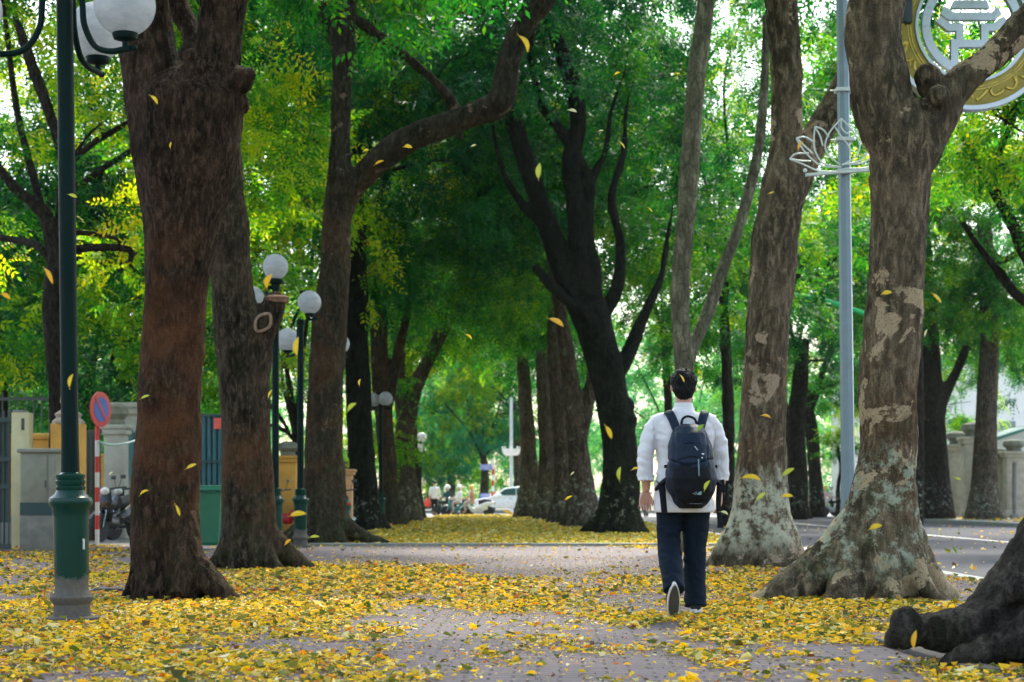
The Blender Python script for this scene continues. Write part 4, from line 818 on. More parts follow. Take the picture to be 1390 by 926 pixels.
# ================================================================ people
def skinmat(name='skin', col=(.50,.27,.18)):
    if name in MATS: return MATS[name]
    t = NT(name); n = t.noise(t.coord(), 14, 4); p = t.mix(t.step(n,.3,.7), tuple(k*.88 for k in col), col)
    MATS[name] = t.bsdf(p, .5, n, .08, .005); MATS[name].node_tree.nodes['Principled BSDF'].inputs['Subsurface Weight'].default_value = .08; return MATS[name]
def cloth(name, col, rough=.85, wrinkle=.5, sc=9):
    if name in MATS: return MATS[name]
    t = NT(name); v = t.coord((1,1,.6)); n = t.noise(v, sc, 5, .6, 1.2); w_ = t.noise(t.coord(), 420, 2)
    c = t.mix(t.step(n,.3,.7), tuple(k*.86 for k in col), col); h = t.math('ADD', n, t.math('MULTIPLY', w_, .06))
    MATS[name] = t.bsdf(c, rough, h, wrinkle, .02, spec=.2); return MATS[name]
SKIN = skinmat()
def head(mb, c, k=1., yaw=0., turn=0.):
    """head around c (centre of skull); faces +y"""
    x, y, z = c; b = len(mb.v)
    mb.ball((x,y-.008*k,z+.02*k), (.076*k,.094*k,.094*k), 20)          # skull
    mb.ball((x,y+.03*k,z-.045*k), (.056*k,.062*k,.072*k), 16)          # jaw
    mb.tube([(x,y+.085*k,z+.012*k),(x,y+.112*k,z-.022*k)], [.009*k,.016*k], 8)   # nose
    mb.ball((x,y+.083*k,z-.058*k), (.024*k,.014*k,.009*k), 10)         # mouth
    for s in (-1,1):
        mb.ball((x+s*.082*k,y-.002*k,z-.008*k), (.010*k,.020*k,.032*k), 10)  # ear
        mb.ball((x+s*.030*k,y+.080*k,z+.018*k), (.013*k,.010*k,.009*k), 8)   # eye ball
def hand(mb, wrist, direction, palmn, k=1., curl=.5, side=1, sp=1.):
    """palm from wrist along direction; palmn = palm normal (the side fingers curl towards)"""
    d = Vector(direction).normalized(); n = Vector(palmn); n = (n-d*n.dot(d)).normalized(); s = d.cross(n)*side; w_ = Vector(wrist)
    pc = w_+d*.045*k
    for t_ in (-.030,-.010,.010,.030): mb.tube([w_+s*t_*.5*k, w_+d*.05*k+s*t_*.9*sp*k, w_+d*.088*k+s*t_*sp*k], [.014*k,.0145*k,.0115*k], 8, 3)
    for i, (off, L) in enumerate(((-.033,.066),(-.011,.078),(.011,.073),(.032,.058))):
        p = w_+d*.085*k+s*off*sp*k; pts = [p]; dd = (d+s*off*5*(sp-1)).normalized(); cc = curl*(.8+.15*i)
        for seg in (.42,.33,.25):
            dd = (Matrix.Rotation(cc*.9, 3, s*side*-1 if False else d.cross(n)) @ dd).normalized() if False else (dd*math.cos(cc*.8)+n*math.sin(cc*.8)).normalized()
            n2 = (n-dd*n.dot(dd)).normalized(); p = p+dd*L*seg*k; pts.append(p)
        mb.tube(pts, [.0088*k,.0082*k,.0075*k,.0064*k], 8, 3)
    th = w_+d*.022*k-s*.022*k
    mb.tube([th, th+d*.028*k-s*.022*k+n*.010*k, th+d*.055*k-s*.030*k+n*.022*k, th+d*.078*k-s*.024*k+n*.030*k], [.014*k,.012*k,.0105*k,.0085*k], 8, 3)
# ---- the walking man
ox, oy = gx(928, 12.87), 12.87
man = MB()
V = Vector
man.loft([(0,0,.80,.10,.08),(0,0,.86,.145,.095),(0,0,.95,.15,.10),(0,0,1.05,.135,.09),(0,0,1.18,.15,.10),(0,.0,1.30,.165,.10),(0,0,1.38,.14,.085),(0,0,1.44,.07,.065),(0,0,1.47,.055,.055)], 24)
man.tube([(0,0,1.40),(0,.0,1.48),(0,.012,1.56)], [.062,.056,.056], 16)
head(man, (0,.012,1.60), 1.0)
armL = [(-.14,0,1.375),(-.19,0,1.345),(-.235,-.02,1.22),(-.258,-.03,1.10),(-.262,-.02,1.0),(-.262,0,.875)]
armR = [(.15,0,1.375),(.20,0,1.345),(.255,.02,1.22),(.275,.035,1.10),(.272,.05,1.0),(.262,.07,.875)]
for a in (armL, armR): man.tube(a, [.05,.05,.043,.036,.040,.026], 14, 4)
hand(man, (-.262,0,.868), (-.10,-.06,-1), (.3,-1,.0), .94, .5, 1, 1.2)
hand(man, (.262,.07,.868), (.02,.05,-1), (-1,.2,0), 1.02, .45, -1)
legL = [(-.085,0,.84),(-.095,.02,.66),(-.098,.02,.47),(-.092,-.13,.33),(-.085,-.215,.215),(-.086,-.20,.18)]
legR = [(.085,0,.84),(.088,.04,.66),(.083,.10,.48),(.085,.11,.28),(.088,.10,.10),(.088,.10,.06)]
for a in (legL, legR): man.tube(a, [.085,.072,.054,.052,.037,.036], 14, 4)
man.tube([(-.087,-.20,.18),(-.09,-.165,.10),(-.092,-.145,.045)], [.03,.032,.025], 10, 3); man.tube([(.088,.06,.05),(.09,.16,.045),(.095,.24,.04)], [.03,.036,.03], 10, 3)
body = remesh(man, 'person', SKIN, .0045, 1, [(.001,(30,30,30),1)], None, (ox,oy,0))
tag(body, 'man walking away in a white shirt with rolled sleeves, dark trousers and black sneakers', 'person')
SHIRT = cloth('white_cotton', (.74,.73,.75), .85, .55, 7)
sh = MB()
sh.loft([(-.0,-.0,.725,.205,.150),(0,0,.74,.212,.157),(0,0,.80,.208,.155),(0,0,.90,.198,.145),(0,0,1.02,.186,.132),(0,0,1.15,.192,.13),(0,0,1.27,.222,.13),(0,0,1.335,.215,.122),(0,0,1.385,.16,.10),(0,0,1.43,.085,.082),(0,0,1.455,.066,.07)], 32)
for a, sg in ((armL,-1),(armR,1)):
    p = [(sg*.10,0,1.355),(sg*.178,0,1.345),(sg*.236,a[2][1],1.25),(sg*.264,a[3][1],1.13),(sg*.270,a[3][1]+.005,1.02),(sg*.266,a[4][1],.955),(sg*.266,a[4][1],.945)]
    sh.tube(p, [.066,.067,.060,.055,.056,.056,.054], 18, 4)
    sh.tube([(sg*.264,a[4][1],.985),(sg*.264,a[4][1],.945)], [.060,.059], 18)
def wr(co):
    z = co[:,2]; cd = np.stack([co[:,0]+.5*co[:,2]*np.sign(co[:,0]), co[:,1], co[:,2]-.35*np.abs(co[:,0])], 1); d_ = .011*vnoise(cd, (6,5,13), 5)+.006*vnoise(cd, (14,10,34), 6)+.003*(1-2*np.abs(vnoise(cd,(10,8,20),8)))
    arm = np.abs(co[:,0]) > .215; d_ = d_+np.where(arm, .0025*np.sin(z*70+co[:,0]*60+5*vnoise(co,(9,9,9),2)), 0)
    r = co.copy(); c_ = np.stack([np.where(arm, np.sign(co[:,0])*.258, 0), 0*z, z], 1); q = r-c_; q[:,2] = 0; q = q/(np.linalg.norm(q, axis=1, keepdims=True)+1e-6)
    return r+q*d_[:,None]
remesh(sh, 'shirt', SHIRT, .006, 3, (), body, None, wr)
cl_ = MB(); cl_.loft([(0,.004,1.425,.080,.078),(0,.004,1.455,.069,.069),(0,.006,1.487,.062,.064),(0,.006,1.484,.056,.058)], 28); cl_.build('collar', SHIRT, body)
DENIM = cloth('dark_navy_denim', (.002,.009,.020), .8, .6, 8)
tr = MB()
tr.loft([(0,0,.76,.15,.11),(0,0,.80,.182,.13),(0,0,.90,.188,.135),(0,0,.96,.165,.115)], 28)
tr.tube([(-.088,0,.86),(-.094,.015,.74),(-.097,.03,.60),(-.096,.02,.49),(-.092,-.10,.34),(-.087,-.185,.25),(-.086,-.225,.19)], [.100,.099,.088,.082,.079,.077,.074], 20, 4)
tr.tube([(.088,0,.86),(.092,.03,.74),(.088,.07,.60),(.085,.10,.48),(.086,.105,.30),(.089,.085,.14),(.09,.07,.065)], [.100,.099,.089,.083,.080,.077,.075], 20, 4)
def wr2(co):
    z = co[:,2]; d_ = .009*vnoise(co, (8,8,12), 15)+.007*vnoise(co, (14,14,36), 16)+np.where(z < .45, .0035*np.sin(z*85+co[:,0]*50+4*vnoise(co,(8,8,8),9)), 0)
    c_ = np.stack([np.where(z < .8, np.sign(co[:,0])*.09, 0), 0*z+.02, z], 1); q = co-c_; q[:,2] = 0; q = q/(np.linalg.norm(q, axis=1, keepdims=True)+1e-6); return co+q*d_[:,None]
remesh(tr, 'trousers', DENIM, .007, 2, (), body, None, wr2)
HAIR = cloth('black_hair', (.006,.006,.007), .6, .8, 60)
hr = MB(); hr.ball((0,-.002,1.632), (.090,.108,.094), 24); hr.ball((0,-.045,1.58), (.076,.062,.075), 18); hr.ball((0,.03,1.67), (.078,.08,.055), 16)
def hw(co): return co+np.array([0,0,1.])*(.010*vnoise(co,(60,60,40),3)*(co[:,2] > 1.6))[:,None]
remesh(hr, 'hair', HAIR, .0045, 1, [(.006,(45,45,35),4),(.006,(120,120,50),5),(.004,(220,220,90),6)], body, None, hw)
RUB, SOLE = plain('shoe_black', (.012,.012,.014), .7), plain('sole_white', (.62,.60,.55), .6, .15, 10); DSOLE = plain('sole_tread', (.07,.06,.045), .85, .3, 20)
def shoe(pos, pitch, yaw):
    e = MB(); n = 24; out = []
    for k in range(n):
        a = 2*math.pi*k/n; y = .14*math.sin(a); x = (.042+.008*math.sin(a)-.008*(math.cos(2*a) > .2)*0)*math.cos(a); x += .006*math.sin(a); out.append((x, y))
    def layer(z, g): return [(x*g, y*(g*.3+.7), z) for x, y in out]
    L = [layer(0,1.0), layer(.008,1.06), layer(.028,1.05), layer(.034,.98)]
    vs = sum(L, []); fs = [(i*n+j, i*n+(j+1)%n, (i+1)*n+(j+1)%n, (i+1)*n+j) for i in range(3) for j in range(n)]+[tuple(range(n))[::-1], tuple(3*n+j for j in range(n))]
    e.add(vs, fs)
    up = MB(); up.tube([(0,-.125,.06),(0,-.06,.062),(0,.04,.05),(.004,.125,.04)], [.038,.046,.044,.026], 14, 4); up.tube([(0,-.085,.05),(0,-.08,.11)], [.045,.042], 14)
    tdm = MB(); 
    tdm.add([(x*.86,y*.9,-.003) for x, y in out]+[(x*.86,y*.9,.004) for x, y in out], [tuple(range(n))[::-1], tuple(range(n,2*n))]+[(j,(j+1)%n,n+(j+1)%n,n+j) for j in range(n)])
    M_ = Matrix.Translation(pos) @ Matrix.Rotation(yaw,4,'Z') @ Matrix.Rotation(pitch,4,'X')
    o = up.build('shoe', RUB, body); o.data.transform(M_)
    s_ = e.build('sole', SOLE, o); s_.data.transform(M_); t_ = tdm.build('tread', DSOLE, o); t_.data.transform(M_)
shoe((-.088,-.235,.118), R(-62), R(6)); shoe((.098,.14,.016), 0, R(-6))
# ---- backpack
bp = empty('backpack', (ox,oy-.12,0), 0, 'black and navy backpack with hanging straps, worn by the walking man', 'backpack')
NAV = cloth('navy_nylon', (.004,.014,.034), .45, .6, 12); BLK = cloth('black_nylon', (.002,.004,.007), .65, .5, 12)
Z = lambda py: (677-py)/195+.82
X = lambda px: (px-928)/195
b = MB(); b.loft([(X(934),-.06,Z(690),.080,.05),(X(934),-.085,Z(683),.118,.08),(X(934),-.10,Z(668),.158,.11),(X(934),-.11,Z(650),.178,.125),(X(933),-.115,Z(628),.160,.125),(X(932),-.105,Z(605),.146,.115),(X(932),-.09,Z(590),.124,.10),(X(932),-.07,Z(581),.095,.075),(X(932),-.05,Z(577),.05,.045)], 28)
def bpost(co):
    d_ = .006*vnoise(co,(9,9,12),21)+.005*vnoise(co,(22,22,22),22)-.010*np.exp(-((co[:,2]-Z(629)+.02*np.cos(co[:,0]*18))/.008)**2)-.006*np.exp(-((np.abs(co[:,0]-.02)-.11)/.007)**2)*(co[:,1] < -.1)
    q = co-np.array([.025,-.08,0]); q[:,2] = 0; q /= np.linalg.norm(q, axis=1, keepdims=True)+1e-6; return co+q*d_[:,None]
remesh(b, 'main_body', NAV, .006, 2, (), bp, None, bpost)
b = MB(); b.loft([(X(934),-.145,Z(687),.05,.04),(X(934),-.165,Z(678),.098,.06),(X(934),-.172,Z(665),.130,.07),(X(934),-.178,Z(650),.140,.074),(X(933),-.172,Z(636),.132,.07),(X(933),-.16,Z(629),.105,.055)], 26)
remesh(b, 'lower_pocket', BLK, .006, 2, (), bp, None, lambda co: co+np.stack([0*co[:,0], .006*vnoise(co,(14,14,14),31), 0*co[:,0]],1))
b = MB(); b.loft([(X(932),-.165,Z(626),.098,.050),(X(932),-.172,Z(618),.106,.055),(X(932),-.165,Z(606),.095,.05),(X(932),-.145,Z(598),.07,.04)], 24)
remesh(b, 'upper_pocket', NAV, .006, 2, (), bp, None, lambda co: co+np.stack([0*co[:,0], .007*vnoise(co,(16,16,20),32), 0*co[:,0]],1))
zp = plain('zip_grey', (.30,.33,.36), .4); b = MB(); b.tube([(X(917),-.20,Z(607)),(X(930),-.222,Z(603)),(X(946),-.205,Z(608))], .003, 6, 4); b.tube([(X(913),-.215,Z(626)),(X(933),-.236,Z(621)),(X(953),-.212,Z(628))], .003, 6, 4)
b.build('zip', BLK, bp)
b = MB(); b.box((X(941),-.262,Z(636)), (.009,.006,.115), bev=.002, ry=R(-2)); b.build('reflective_strip', plain('reflective_grey', (.16,.24,.25), .4), bp)
b = MB(); b.tube([(X(936),-.24,Z(608)),(X(940),-.245,Z(613))], .004, 6); b.build('zip_puller', zp, bp); b = MB(); b.ball((X(947),-.235,Z(618)), (.010,.005,.006), 10); b.ball((X(946),-.232,Z(623)), (.006,.004,.005), 8); b.build('badge', plain('badge_white', (.7,.75,.78), .3), bp)
# emblem: quarter dome of three bands with small lettering beside it
lg = MB(); lx, lz = X(945), Z(672)
for k in range(3):
    r0, r1 = .006+.0085*k, .0118+.0085*k; pts = [(lx-r0*math.cos(a)*1.0, lz+r0*math.sin(a)*.8) for a in np.linspace(0, math.pi/2, 9)]+[(lx-r1*math.cos(a), lz+r1*math.sin(a)*.8) for a in np.linspace(math.pi/2, 0, 9)]
    lg.prism(pts, -.2535, -.2475)
M_LG = plain('logo_grey', (.26,.38,.38), .5)
lg.build('logo', M_LG, bp, False)
for i, tx in enumerate(('THE', 'NORTH', 'FACE')):
    cu = bpy.data.curves.new('lettering', 'FONT'); cu.body = tx; cu.size = .0085; cu.extrude = .001; cu.align_x = 'RIGHT'
    tmp = bpy.data.objects.new('t', cu); COL.objects.link(tmp); bpy.context.view_layer.update()
    me = bpy.data.meshes.new_from_object(tmp.evaluated_get(bpy.context.evaluated_depsgraph_get())); bpy.data.objects.remove(tmp)
    me.materials.clear(); me.materials.append(M_LG); me.name = 'lettering'
    o = bpy.data.objects.new('lettering', me); link(o, bp); o.location = (lx-.031, -.254, lz+.015-.0075*i); o.rotation_euler = (R(90),0,0)
b = MB()
for k in range(6): b.box((X(930.5)+k*.0155,-.232,Z(683.5)), (.007,.004,.008), ry=.3*k)
b.build('stitched_marks', plain('dim_stitching', (.08,.10,.10), .7), bp)
hl = MB(); hl.tube([(X(922),-.035,Z(578)),(X(924),-.03,Z(570)),(X(931),-.028,Z(566.5)),(X(940),-.03,Z(570)),(X(943),-.035,Z(578))], .0085, 8, 4); hl.build('handle', BLK, bp)
for sg, x0, x1 in ((-1,X(906),X(916)),(1,X(955),X(947))):
    st = MB(); st.tube([(x1,-.035,Z(585)),(x1+(x0-x1)*.5,-.015,Z(571)),(x0,.03,Z(560.5)),(x0+sg*.006,.10,Z(563)),(x0+sg*.012,.155,Z(585)),(x0+sg*.03,.165,Z(620)),(x0+sg*.06,.14,Z(650)),(x0+sg*.07,.02,Z(656)),(x0+sg*.055,-.06,Z(660))], [.030,.031,.031,.03,.03,.028,.02,.014,.014], 10, 4, sq=(1,.32))
    st.build('shoulder_strap', NAV, bp)
    hb = MB(); hb.tube([(X(934)+sg*.13,-.06,Z(648)),(X(934)+sg*.185,-.04,Z(655)),(X(934)+sg*.215,.0,Z(661)),(X(934)+sg*.222,.05,Z(664))], [.05,.042,.034,.02], 12, 4, sq=(.45,1)); hb.build('hip_belt', BLK, bp)
    bk = MB(); bk.box((X(934)+sg*.165,-.075,Z(634)), (.035,.02,.022), bev=.004); bk.build('buckle', BLK, bp)
b = MB(); b.tube([(X(895),-.06,Z(656)),(X(897),-.065,Z(675)),(X(899),-.065,Z(697))], [.024,.022,.021], 8, 3, sq=(1,.2)); b.build('hanging_strap', BLK, bp)
b = MB(); b.tube([(X(973),-.06,Z(658)),(X(971),-.065,Z(685)),(X(973),-.065,Z(708)),(X(973),-.065,Z(716))], [.022,.017,.016,.02], 8, 3, sq=(1,.2)); b.tube([(X(975),-.05,Z(652)),(X(979),-.06,Z(668))], [.02,.016], 8, sq=(1,.25)); b.build('hanging_strap', BLK, bp)
# ---- small far figures
def figure(loc, rz, label, top, legs, pose='walk', helmet=None, hair=(.01,.01,.01), voxel=.02, face=1, group=None, bag=None, kid=1.):
    x, y, z = loc; mb = MB()
    mb.loft([(0,0,.85,.13,.1),(0,0,1.0,.135,.1),(0,0,1.2,.15,.1),(0,0,1.35,.15,.09),(0,0,1.44,.06,.06)], 16); mb.tube([(0,0,1.4),(0,.01,1.55)], [.06,.055], 10); head(mb, (0,.012,1.60), 1)
    dz = 0
    if pose == 'walk':
        aL = [(-.15,0,1.38),(-.2,0,1.33),(-.25,-.04,1.1),(-.25,.03,.88)]; aR = [(.15,0,1.38),(.2,0,1.33),(.25,.03,1.1),(.24,.1,.88)]
        lL = [(-.08,0,.86),(-.09,.02,.48),(-.085,-.16,.13)]; lR = [(.08,0,.86),(.085,.10,.48),(.085,.12,.08)]; hd = (0,.02,-1)
    else:
        aL = [(-.15,0,1.38),(-.19,.02,1.33),(-.27,.17,1.12),(-.27,.40,1.06)]; aR = [(.15,0,1.38),(.19,.02,1.33),(.27,.17,1.12),(.27,.40,1.06)]
        lL = [(-.09,0,.86),(-.15,.36,.82),(-.14,.34,.40)]; lR = [(.09,0,.86),(.15,.36,.82),(.14,.34,.40)]; hd = (.0,1,-.2)
    for a in (aL,aR): mb.tube(a, [.05,.05,.04,.028], 10, 4); hand(mb, a[-1], hd, (0,-.3,-1) if pose != 'walk' else (1 if a is aR else -1,0,0), 1.1, .5)
    for a in (lL,lR): mb.tube(a, [.08,.055,.038], 10, 4); f = a[-1]; mb.tube([(f[0],f[1]-.04,f[2]-.04),(f[0],f[1]+.15,f[2]-.055)], [.035,.03], 8)
    b = remesh(mb, 'person', SKIN, voxel*.7, 1, (), None, loc); b.rotation_euler = (0,0,rz); b.scale = (kid,)*3; tag(b, label, 'person', group)
    s_ = MB(); s_.loft([(0,0,.82,.175,.13),(0,0,1.0,.165,.125),(0,0,1.25,.18,.125),(0,0,1.36,.165,.11),(0,0,1.45,.07,.075)], 18)
    for a in (aL,aR): q = Vector(a[2]).lerp(Vector(a[3]), .55); s_.tube([a[0],a[1],a[2],q], [.06,.065,.058,.05], 12, 4)
    remesh(s_, 'shirt', top, voxel, 2, [(.006,(9,9,12),1)], b)
    t_ = MB(); t_.loft([(0,0,.80,.14,.12),(0,0,.88,.165,.125),(0,0,.95,.15,.11)], 16)
    for a in (lL,lR): t_.tube([a[0],a[1],Vector(a[1]).lerp(Vector(a[2]), .92)], [.095,.07,.055], 12, 4)
    remesh(t_, 'trousers', legs, voxel, 2, [(.005,(9,9,12),2)], b)
    if helmet is not None:
        h = MB(); h.ball((0,0,1.655), (.125,.145,.115), 18); h.lathe([(.13,1.62),(.13,1.60)], (0,.02,0), 16); h.box((0,.13,1.635), (.16,.08,.02), bev=.006); h.build('helmet', helmet, b)
    else:
        h = MB(); h.ball((0,-.01,1.64), (.088,.105,.09), 16); h.build('hair', HAIR, b)
    return b
W_SH = cloth('white_shirt_far', (.75,.75,.78), .8); D_TR = cloth('dark_trousers_far', (.012,.012,.016), .8); PINK = cloth('pale_pink_top', (.6,.38,.36), .8); TEALC = cloth('dark_teal_jacket', (.01,.06,.07), .8); BEIGE = cloth('beige_trousers', (.5,.42,.38), .8); ORG = cloth('orange_top', (.62,.33,.26), .8)
H_W = glossy('helmet_white', (.75,.75,.72), .25); H_Y = glossy('helmet_yellow', (.70,.55,.12), .25); H_G = glossy('helmet_grey', (.3,.4,.4), .25)
d = 93.4; figure((gx(590,d),d,0), R(8), 'pedestrian in white shirt and black trousers walking off, holding a red bag', W_SH, D_TR)
o = empty('red_bag', (gx(590,d)-.36,d+.02,0), 0, 'red plastic bag hanging from the hand of the far pedestrian', 'bag'); b = MB(); b.loft([(0,0,.42,.10,.07),(0,0,.5,.17,.1),(0,0,.68,.16,.1),(0,0,.80,.06,.05)], 14)
M_BAG = plain('red_plastic', (.80,.07,.04), .4); remesh(b, 'bag_body', M_BAG, .02, 1, [(.012,(14,14,14),1)], o); MB().tube([(-.05,0,.8),(.04,0,.87),(.10,0,.87),(.03,0,.8)], .012, 6, 3).build('handle', M_BAG, o)
# ================================================================ vehicles
TYRE = plain('tyre_rubber', (.012,.012,.013), .75); CHROME = glossy('chrome', (.5,.5,.52), .2, .9); SEATM = plain('black_seat', (.012,.012,.013), .55); DKP = glossy('dark_plastic', (.02,.025,.03), .35); LAMP = glossy('lamp_lens', (.7,.7,.68), .1); REDL = glossy('tail_lens', (.6,.03,.03), .2)
def wheel(parent, c, r, w_=.09, axis='X'):
    t_ = MB().lathe([(r*.68,-w_/2),(r*.92,-w_/2),(r,-w_*.25),(r,w_*.25),(r*.92,w_/2),(r*.68,w_/2)], c, 26, axis=axis).build('wheel', TYRE, parent)
    m = MB(); m.lathe([(.02,-w_*.3),(r*.69,-w_*.36),(r*.69,w_*.36),(.02,w_*.3)], c, 20, axis=axis); m.build('rim', CHROME, t_); return t_
def scooter(loc, rz, paint, label, group='motorbikes'):
    o = empty('motorbike', loc, rz, label, 'motorbike', group)
    wheel(o, (0,.62,.28), .28); wheel(o, (0,-.58,.28), .28, .1)
    b = MB(); b.tube([(0,-.85,.74),(0,-.5,.66),(0,-.15,.50),(0,.05,.42)], [.06,.14,.15,.11], 14, 4); b.tube([(0,.02,.36),(0,.25,.36),(0,.42,.5)], [.11,.11,.08], 12, 4, sq=(1.2,.6)); b.ball((0,-.3,.45), (.13,.28,.14), 14)
    remesh(b, 'body', paint, .022, 2, (), o)
    MB().tube([(0,.40,.40),(0,.47,.72),(0,.40,.98)], [.13,.19,.10], 14, 4, sq=(1,.35)).build('front_shield', paint, o)
    MB().tube([(0,-.72,.80),(0,-.4,.79),(0,-.05,.74)], [.09,.13,.11], 12, 4, sq=(1,.45)).build('seat', SEATM, o)
    MB().tube([(-.33,.22,1.04),(-.15,.33,1.02),(0,.36,1.0),(.15,.33,1.02),(.33,.22,1.04)], .018, 8, 4).build('handlebar', DKP, o)
    MB().ball((0,.46,.96), (.10,.07,.075), 14).build('headlight', LAMP, o); MB().box((0,-.90,.70), (.14,.05,.07), bev=.015).build('tail_light', REDL, o)
    for s in (-1,1):
        m = MB(); m.tube([(s*.2,.3,1.02),(s*.26,.28,1.2)], .007, 6); m.box((s*.29,.28,1.24), (.12,.02,.075), bev=.01); m.build('mirror', DKP, o)
        f = MB(); f.tube([(s*.06,.62,.28),(s*.06,.44,.75)], .018, 6); f.build('fork', CHROME, o)
    MB().tube([(.13,.0,.25),(.15,-.4,.28),(.16,-.8,.36)], [.025,.045,.045], 10, 3).build('exhaust', CHROME, o)
    f = MB(); pr = [(0,.62+.33*math.cos(a),.28+.33*math.sin(a)) for a in np.linspace(.5,2.6,8)]; f.tube(pr, .05, 8, sq=(1,.3)); f.build('mudguard', paint, o); return o
P_W, P_K, P_T, P_R, P_G = glossy('paint_white', (.88,.88,.88), .3), glossy('paint_black', (.012,.015,.018), .25), glossy('paint_teal', (.03,.22,.22), .25), glossy('paint_red', (.45,.02,.02), .25), glossy('paint_grey', (.3,.32,.34), .25)
GB = 'motorbikes at the far crossing'; GL = 'motorbikes parked by the left gates'; GR = 'motorbikes parked across the road'; GP = 'riders at the far crossing'
scooter((gx(622,96.5),96.5,-.122), R(95), P_T, 'teal and white motorbike nearest the far pedestrian', GB)
scooter((gx(648,94.8),95.4,-.122), R(82), P_W, 'white motorbike ridden in front of the white car', GB)
scooter((gx(606,98.5),98.5,-.122), R(120), P_K, 'dark motorbike behind the one nearest the pedestrian', GB)
figure((gx(608,98.5),98.5,-.22), R(120), 'rider in dark teal jacket and white helmet, closest to the pedestrian', TEALC, D_TR, 'ride', H_W, group=GP)
figure((gx(624,96.5),96.5,-.22), R(95), 'rider in white shirt and white helmet, second from the pedestrian', W_SH, BEIGE, 'ride', H_W, group=GP)
figure((gx(641,95.4)+.0,95.4,-.22), R(82), 'rider in orange top and pale helmet in front of the white car', ORG, BEIGE, 'ride', H_Y, group=GP)
scooter((gx(158,35.2),35.4,0), R(158), P_K, 'black motorbike parked right of the no parking sign', GL)
scooter((gx(172,36.2),36.9,0), R(150), P_K, 'second dark motorbike, parked behind the black one by the sign', GL)
scooter((gx(398,43),43,0), R(70), P_R, 'red motorbike parked behind the slim lamp poles', GL)
scooter((gx(466,43.5),43.5,0), R(12), P_T, 'teal motorbike parked between the third and fourth left trunks', GL)
scooter((gx(1118,99),99,-.122), R(-80), P_K, 'black motorbike ridden past the crooked dark trunk', GR)
scooter((gx(1099,97),97.5,-.122), R(85), P_W, 'white motorbike left of the crooked dark trunk', GR)
scooter((gx(1139,97),98,-.122), R(95), P_G, 'grey motorbike beside the lotus lamp post', GR)
figure((gx(1120,99),99,-.22), R(-80), 'rider in pale pink top and yellow helmet beyond the road', PINK, D_TR, 'ride', H_Y)
figure((gx(1131,98.6),99.3,-.22), R(-85), 'rider in white shirt and grey helmet beside the lotus post', W_SH, D_TR, 'ride', H_G)
scooter((gx(877,97),97,-.122), R(170), P_K, 'black motorbike beyond the road just left of the walking man', GR)
figure((gx(877,97),97,-.22), R(170), 'rider in white top seen just left of the walking man', W_SH, D_TR, 'ride', H_G)
scooter((gx(756,99),99,-.122), R(80), P_G, 'grey motorbike in the gap between right row trunks', GR)
figure((gx(756,99),99,-.22), R(80), 'rider in pale pink top in the gap between right row trunks', PINK, D_TR, 'ride', H_W)
def car(loc, rz, paint, label, glass):
    o = empty('parked_car', loc, rz, label, 'car', None)   # drawn along x, nose at -x
    prof = [(-2.15,.32),(-2.2,.55),(-2.1,.78),(-1.25,.92),(-.55,1.38),(.1,1.47),(.9,1.44),(1.55,1.12),(2.05,1.02),(2.18,.8),(2.2,.45),(2.1,.3)]
    b = MB(); n = len(prof); secs = [(-.86,.92,0),(-.80,1,0),(-.60,1,.0),(.60,1,0),(.80,1,0),(.86,.92,0)]
    vs = []
    for k, (y, g, q) in enumerate([(-.87,.0,1),(-.84,.5,1),(-.74,1,1),(.74,1,1),(.84,.5,1),(.87,0,1)]):
        for x, z in prof:
            zz = z if z < .95 else .95+(z-.95)*(1 if g == 1 else (.55 if g == .5 else .0)); xx = x*(1 if g == 1 else (.99 if g == .5 else .97)); vs.append((xx, y if z < .95 else y*(.86), zz))
    fs = [(k*n+i, k*n+(i+1)%n, (k+1)*n+(i+1)%n, (k+1)*n+i) for k in range(5) for i in range(n)]+[tuple(range(n)), tuple(5*n+i for i in range(n))[::-1]]
    b.add(vs, fs); bo = remesh(b, 'body', paint, .035, 3, (), o)
    for s in (-1,1):
        w_ = MB(); w_.prism([(-.98,1.0),(-.5,1.33),(.05,1.385),(.05,1.0)], s*.735-.012, s*.735+.03*s); w_.prism([(.11,1.0),(.11,1.385),(.8,1.36),(1.25,1.08),(1.2,1.0)], s*.735-.012, s*.735+.03*s); w_.build('side_window', glass, o, False)
        for x in (-1.35,1.35): wheel(o, (x,s*.76,.32), .32, .2, 'Y')
        MB().ball((-2.06,s*.6,.68), (.12,.17,.09), 12).build('headlight', LAMP, o); MB().box((2.12,s*.62,.8), (.1,.3,.13), bev=.02).build('tail_light', REDL, o); MB().ball((-.8,s*.9,1.0), (.09,.07,.06), 10).build('mirror', paint, o)
        dh = MB(); dh.box((-.2,s*.878,.82), (.16,.02,.03), bev=.006); dh.box((.8,s*.878,.84), (.16,.02,.03), bev=.006); dh.build('door_handle', CHROME, o)
    return o
car((gx(688,100)+.42,99.5,-.0), 0, P_W, 'white car side on at the crossing, its back hidden by the last right trunk', glossy('car_glass', (.02,.10,.09), .08))
car((gx(740,108)+1.5,112,-.122), R(3), P_G, 'grey car further back, seen in the gaps between right row trunks', MATS['car_glass'])
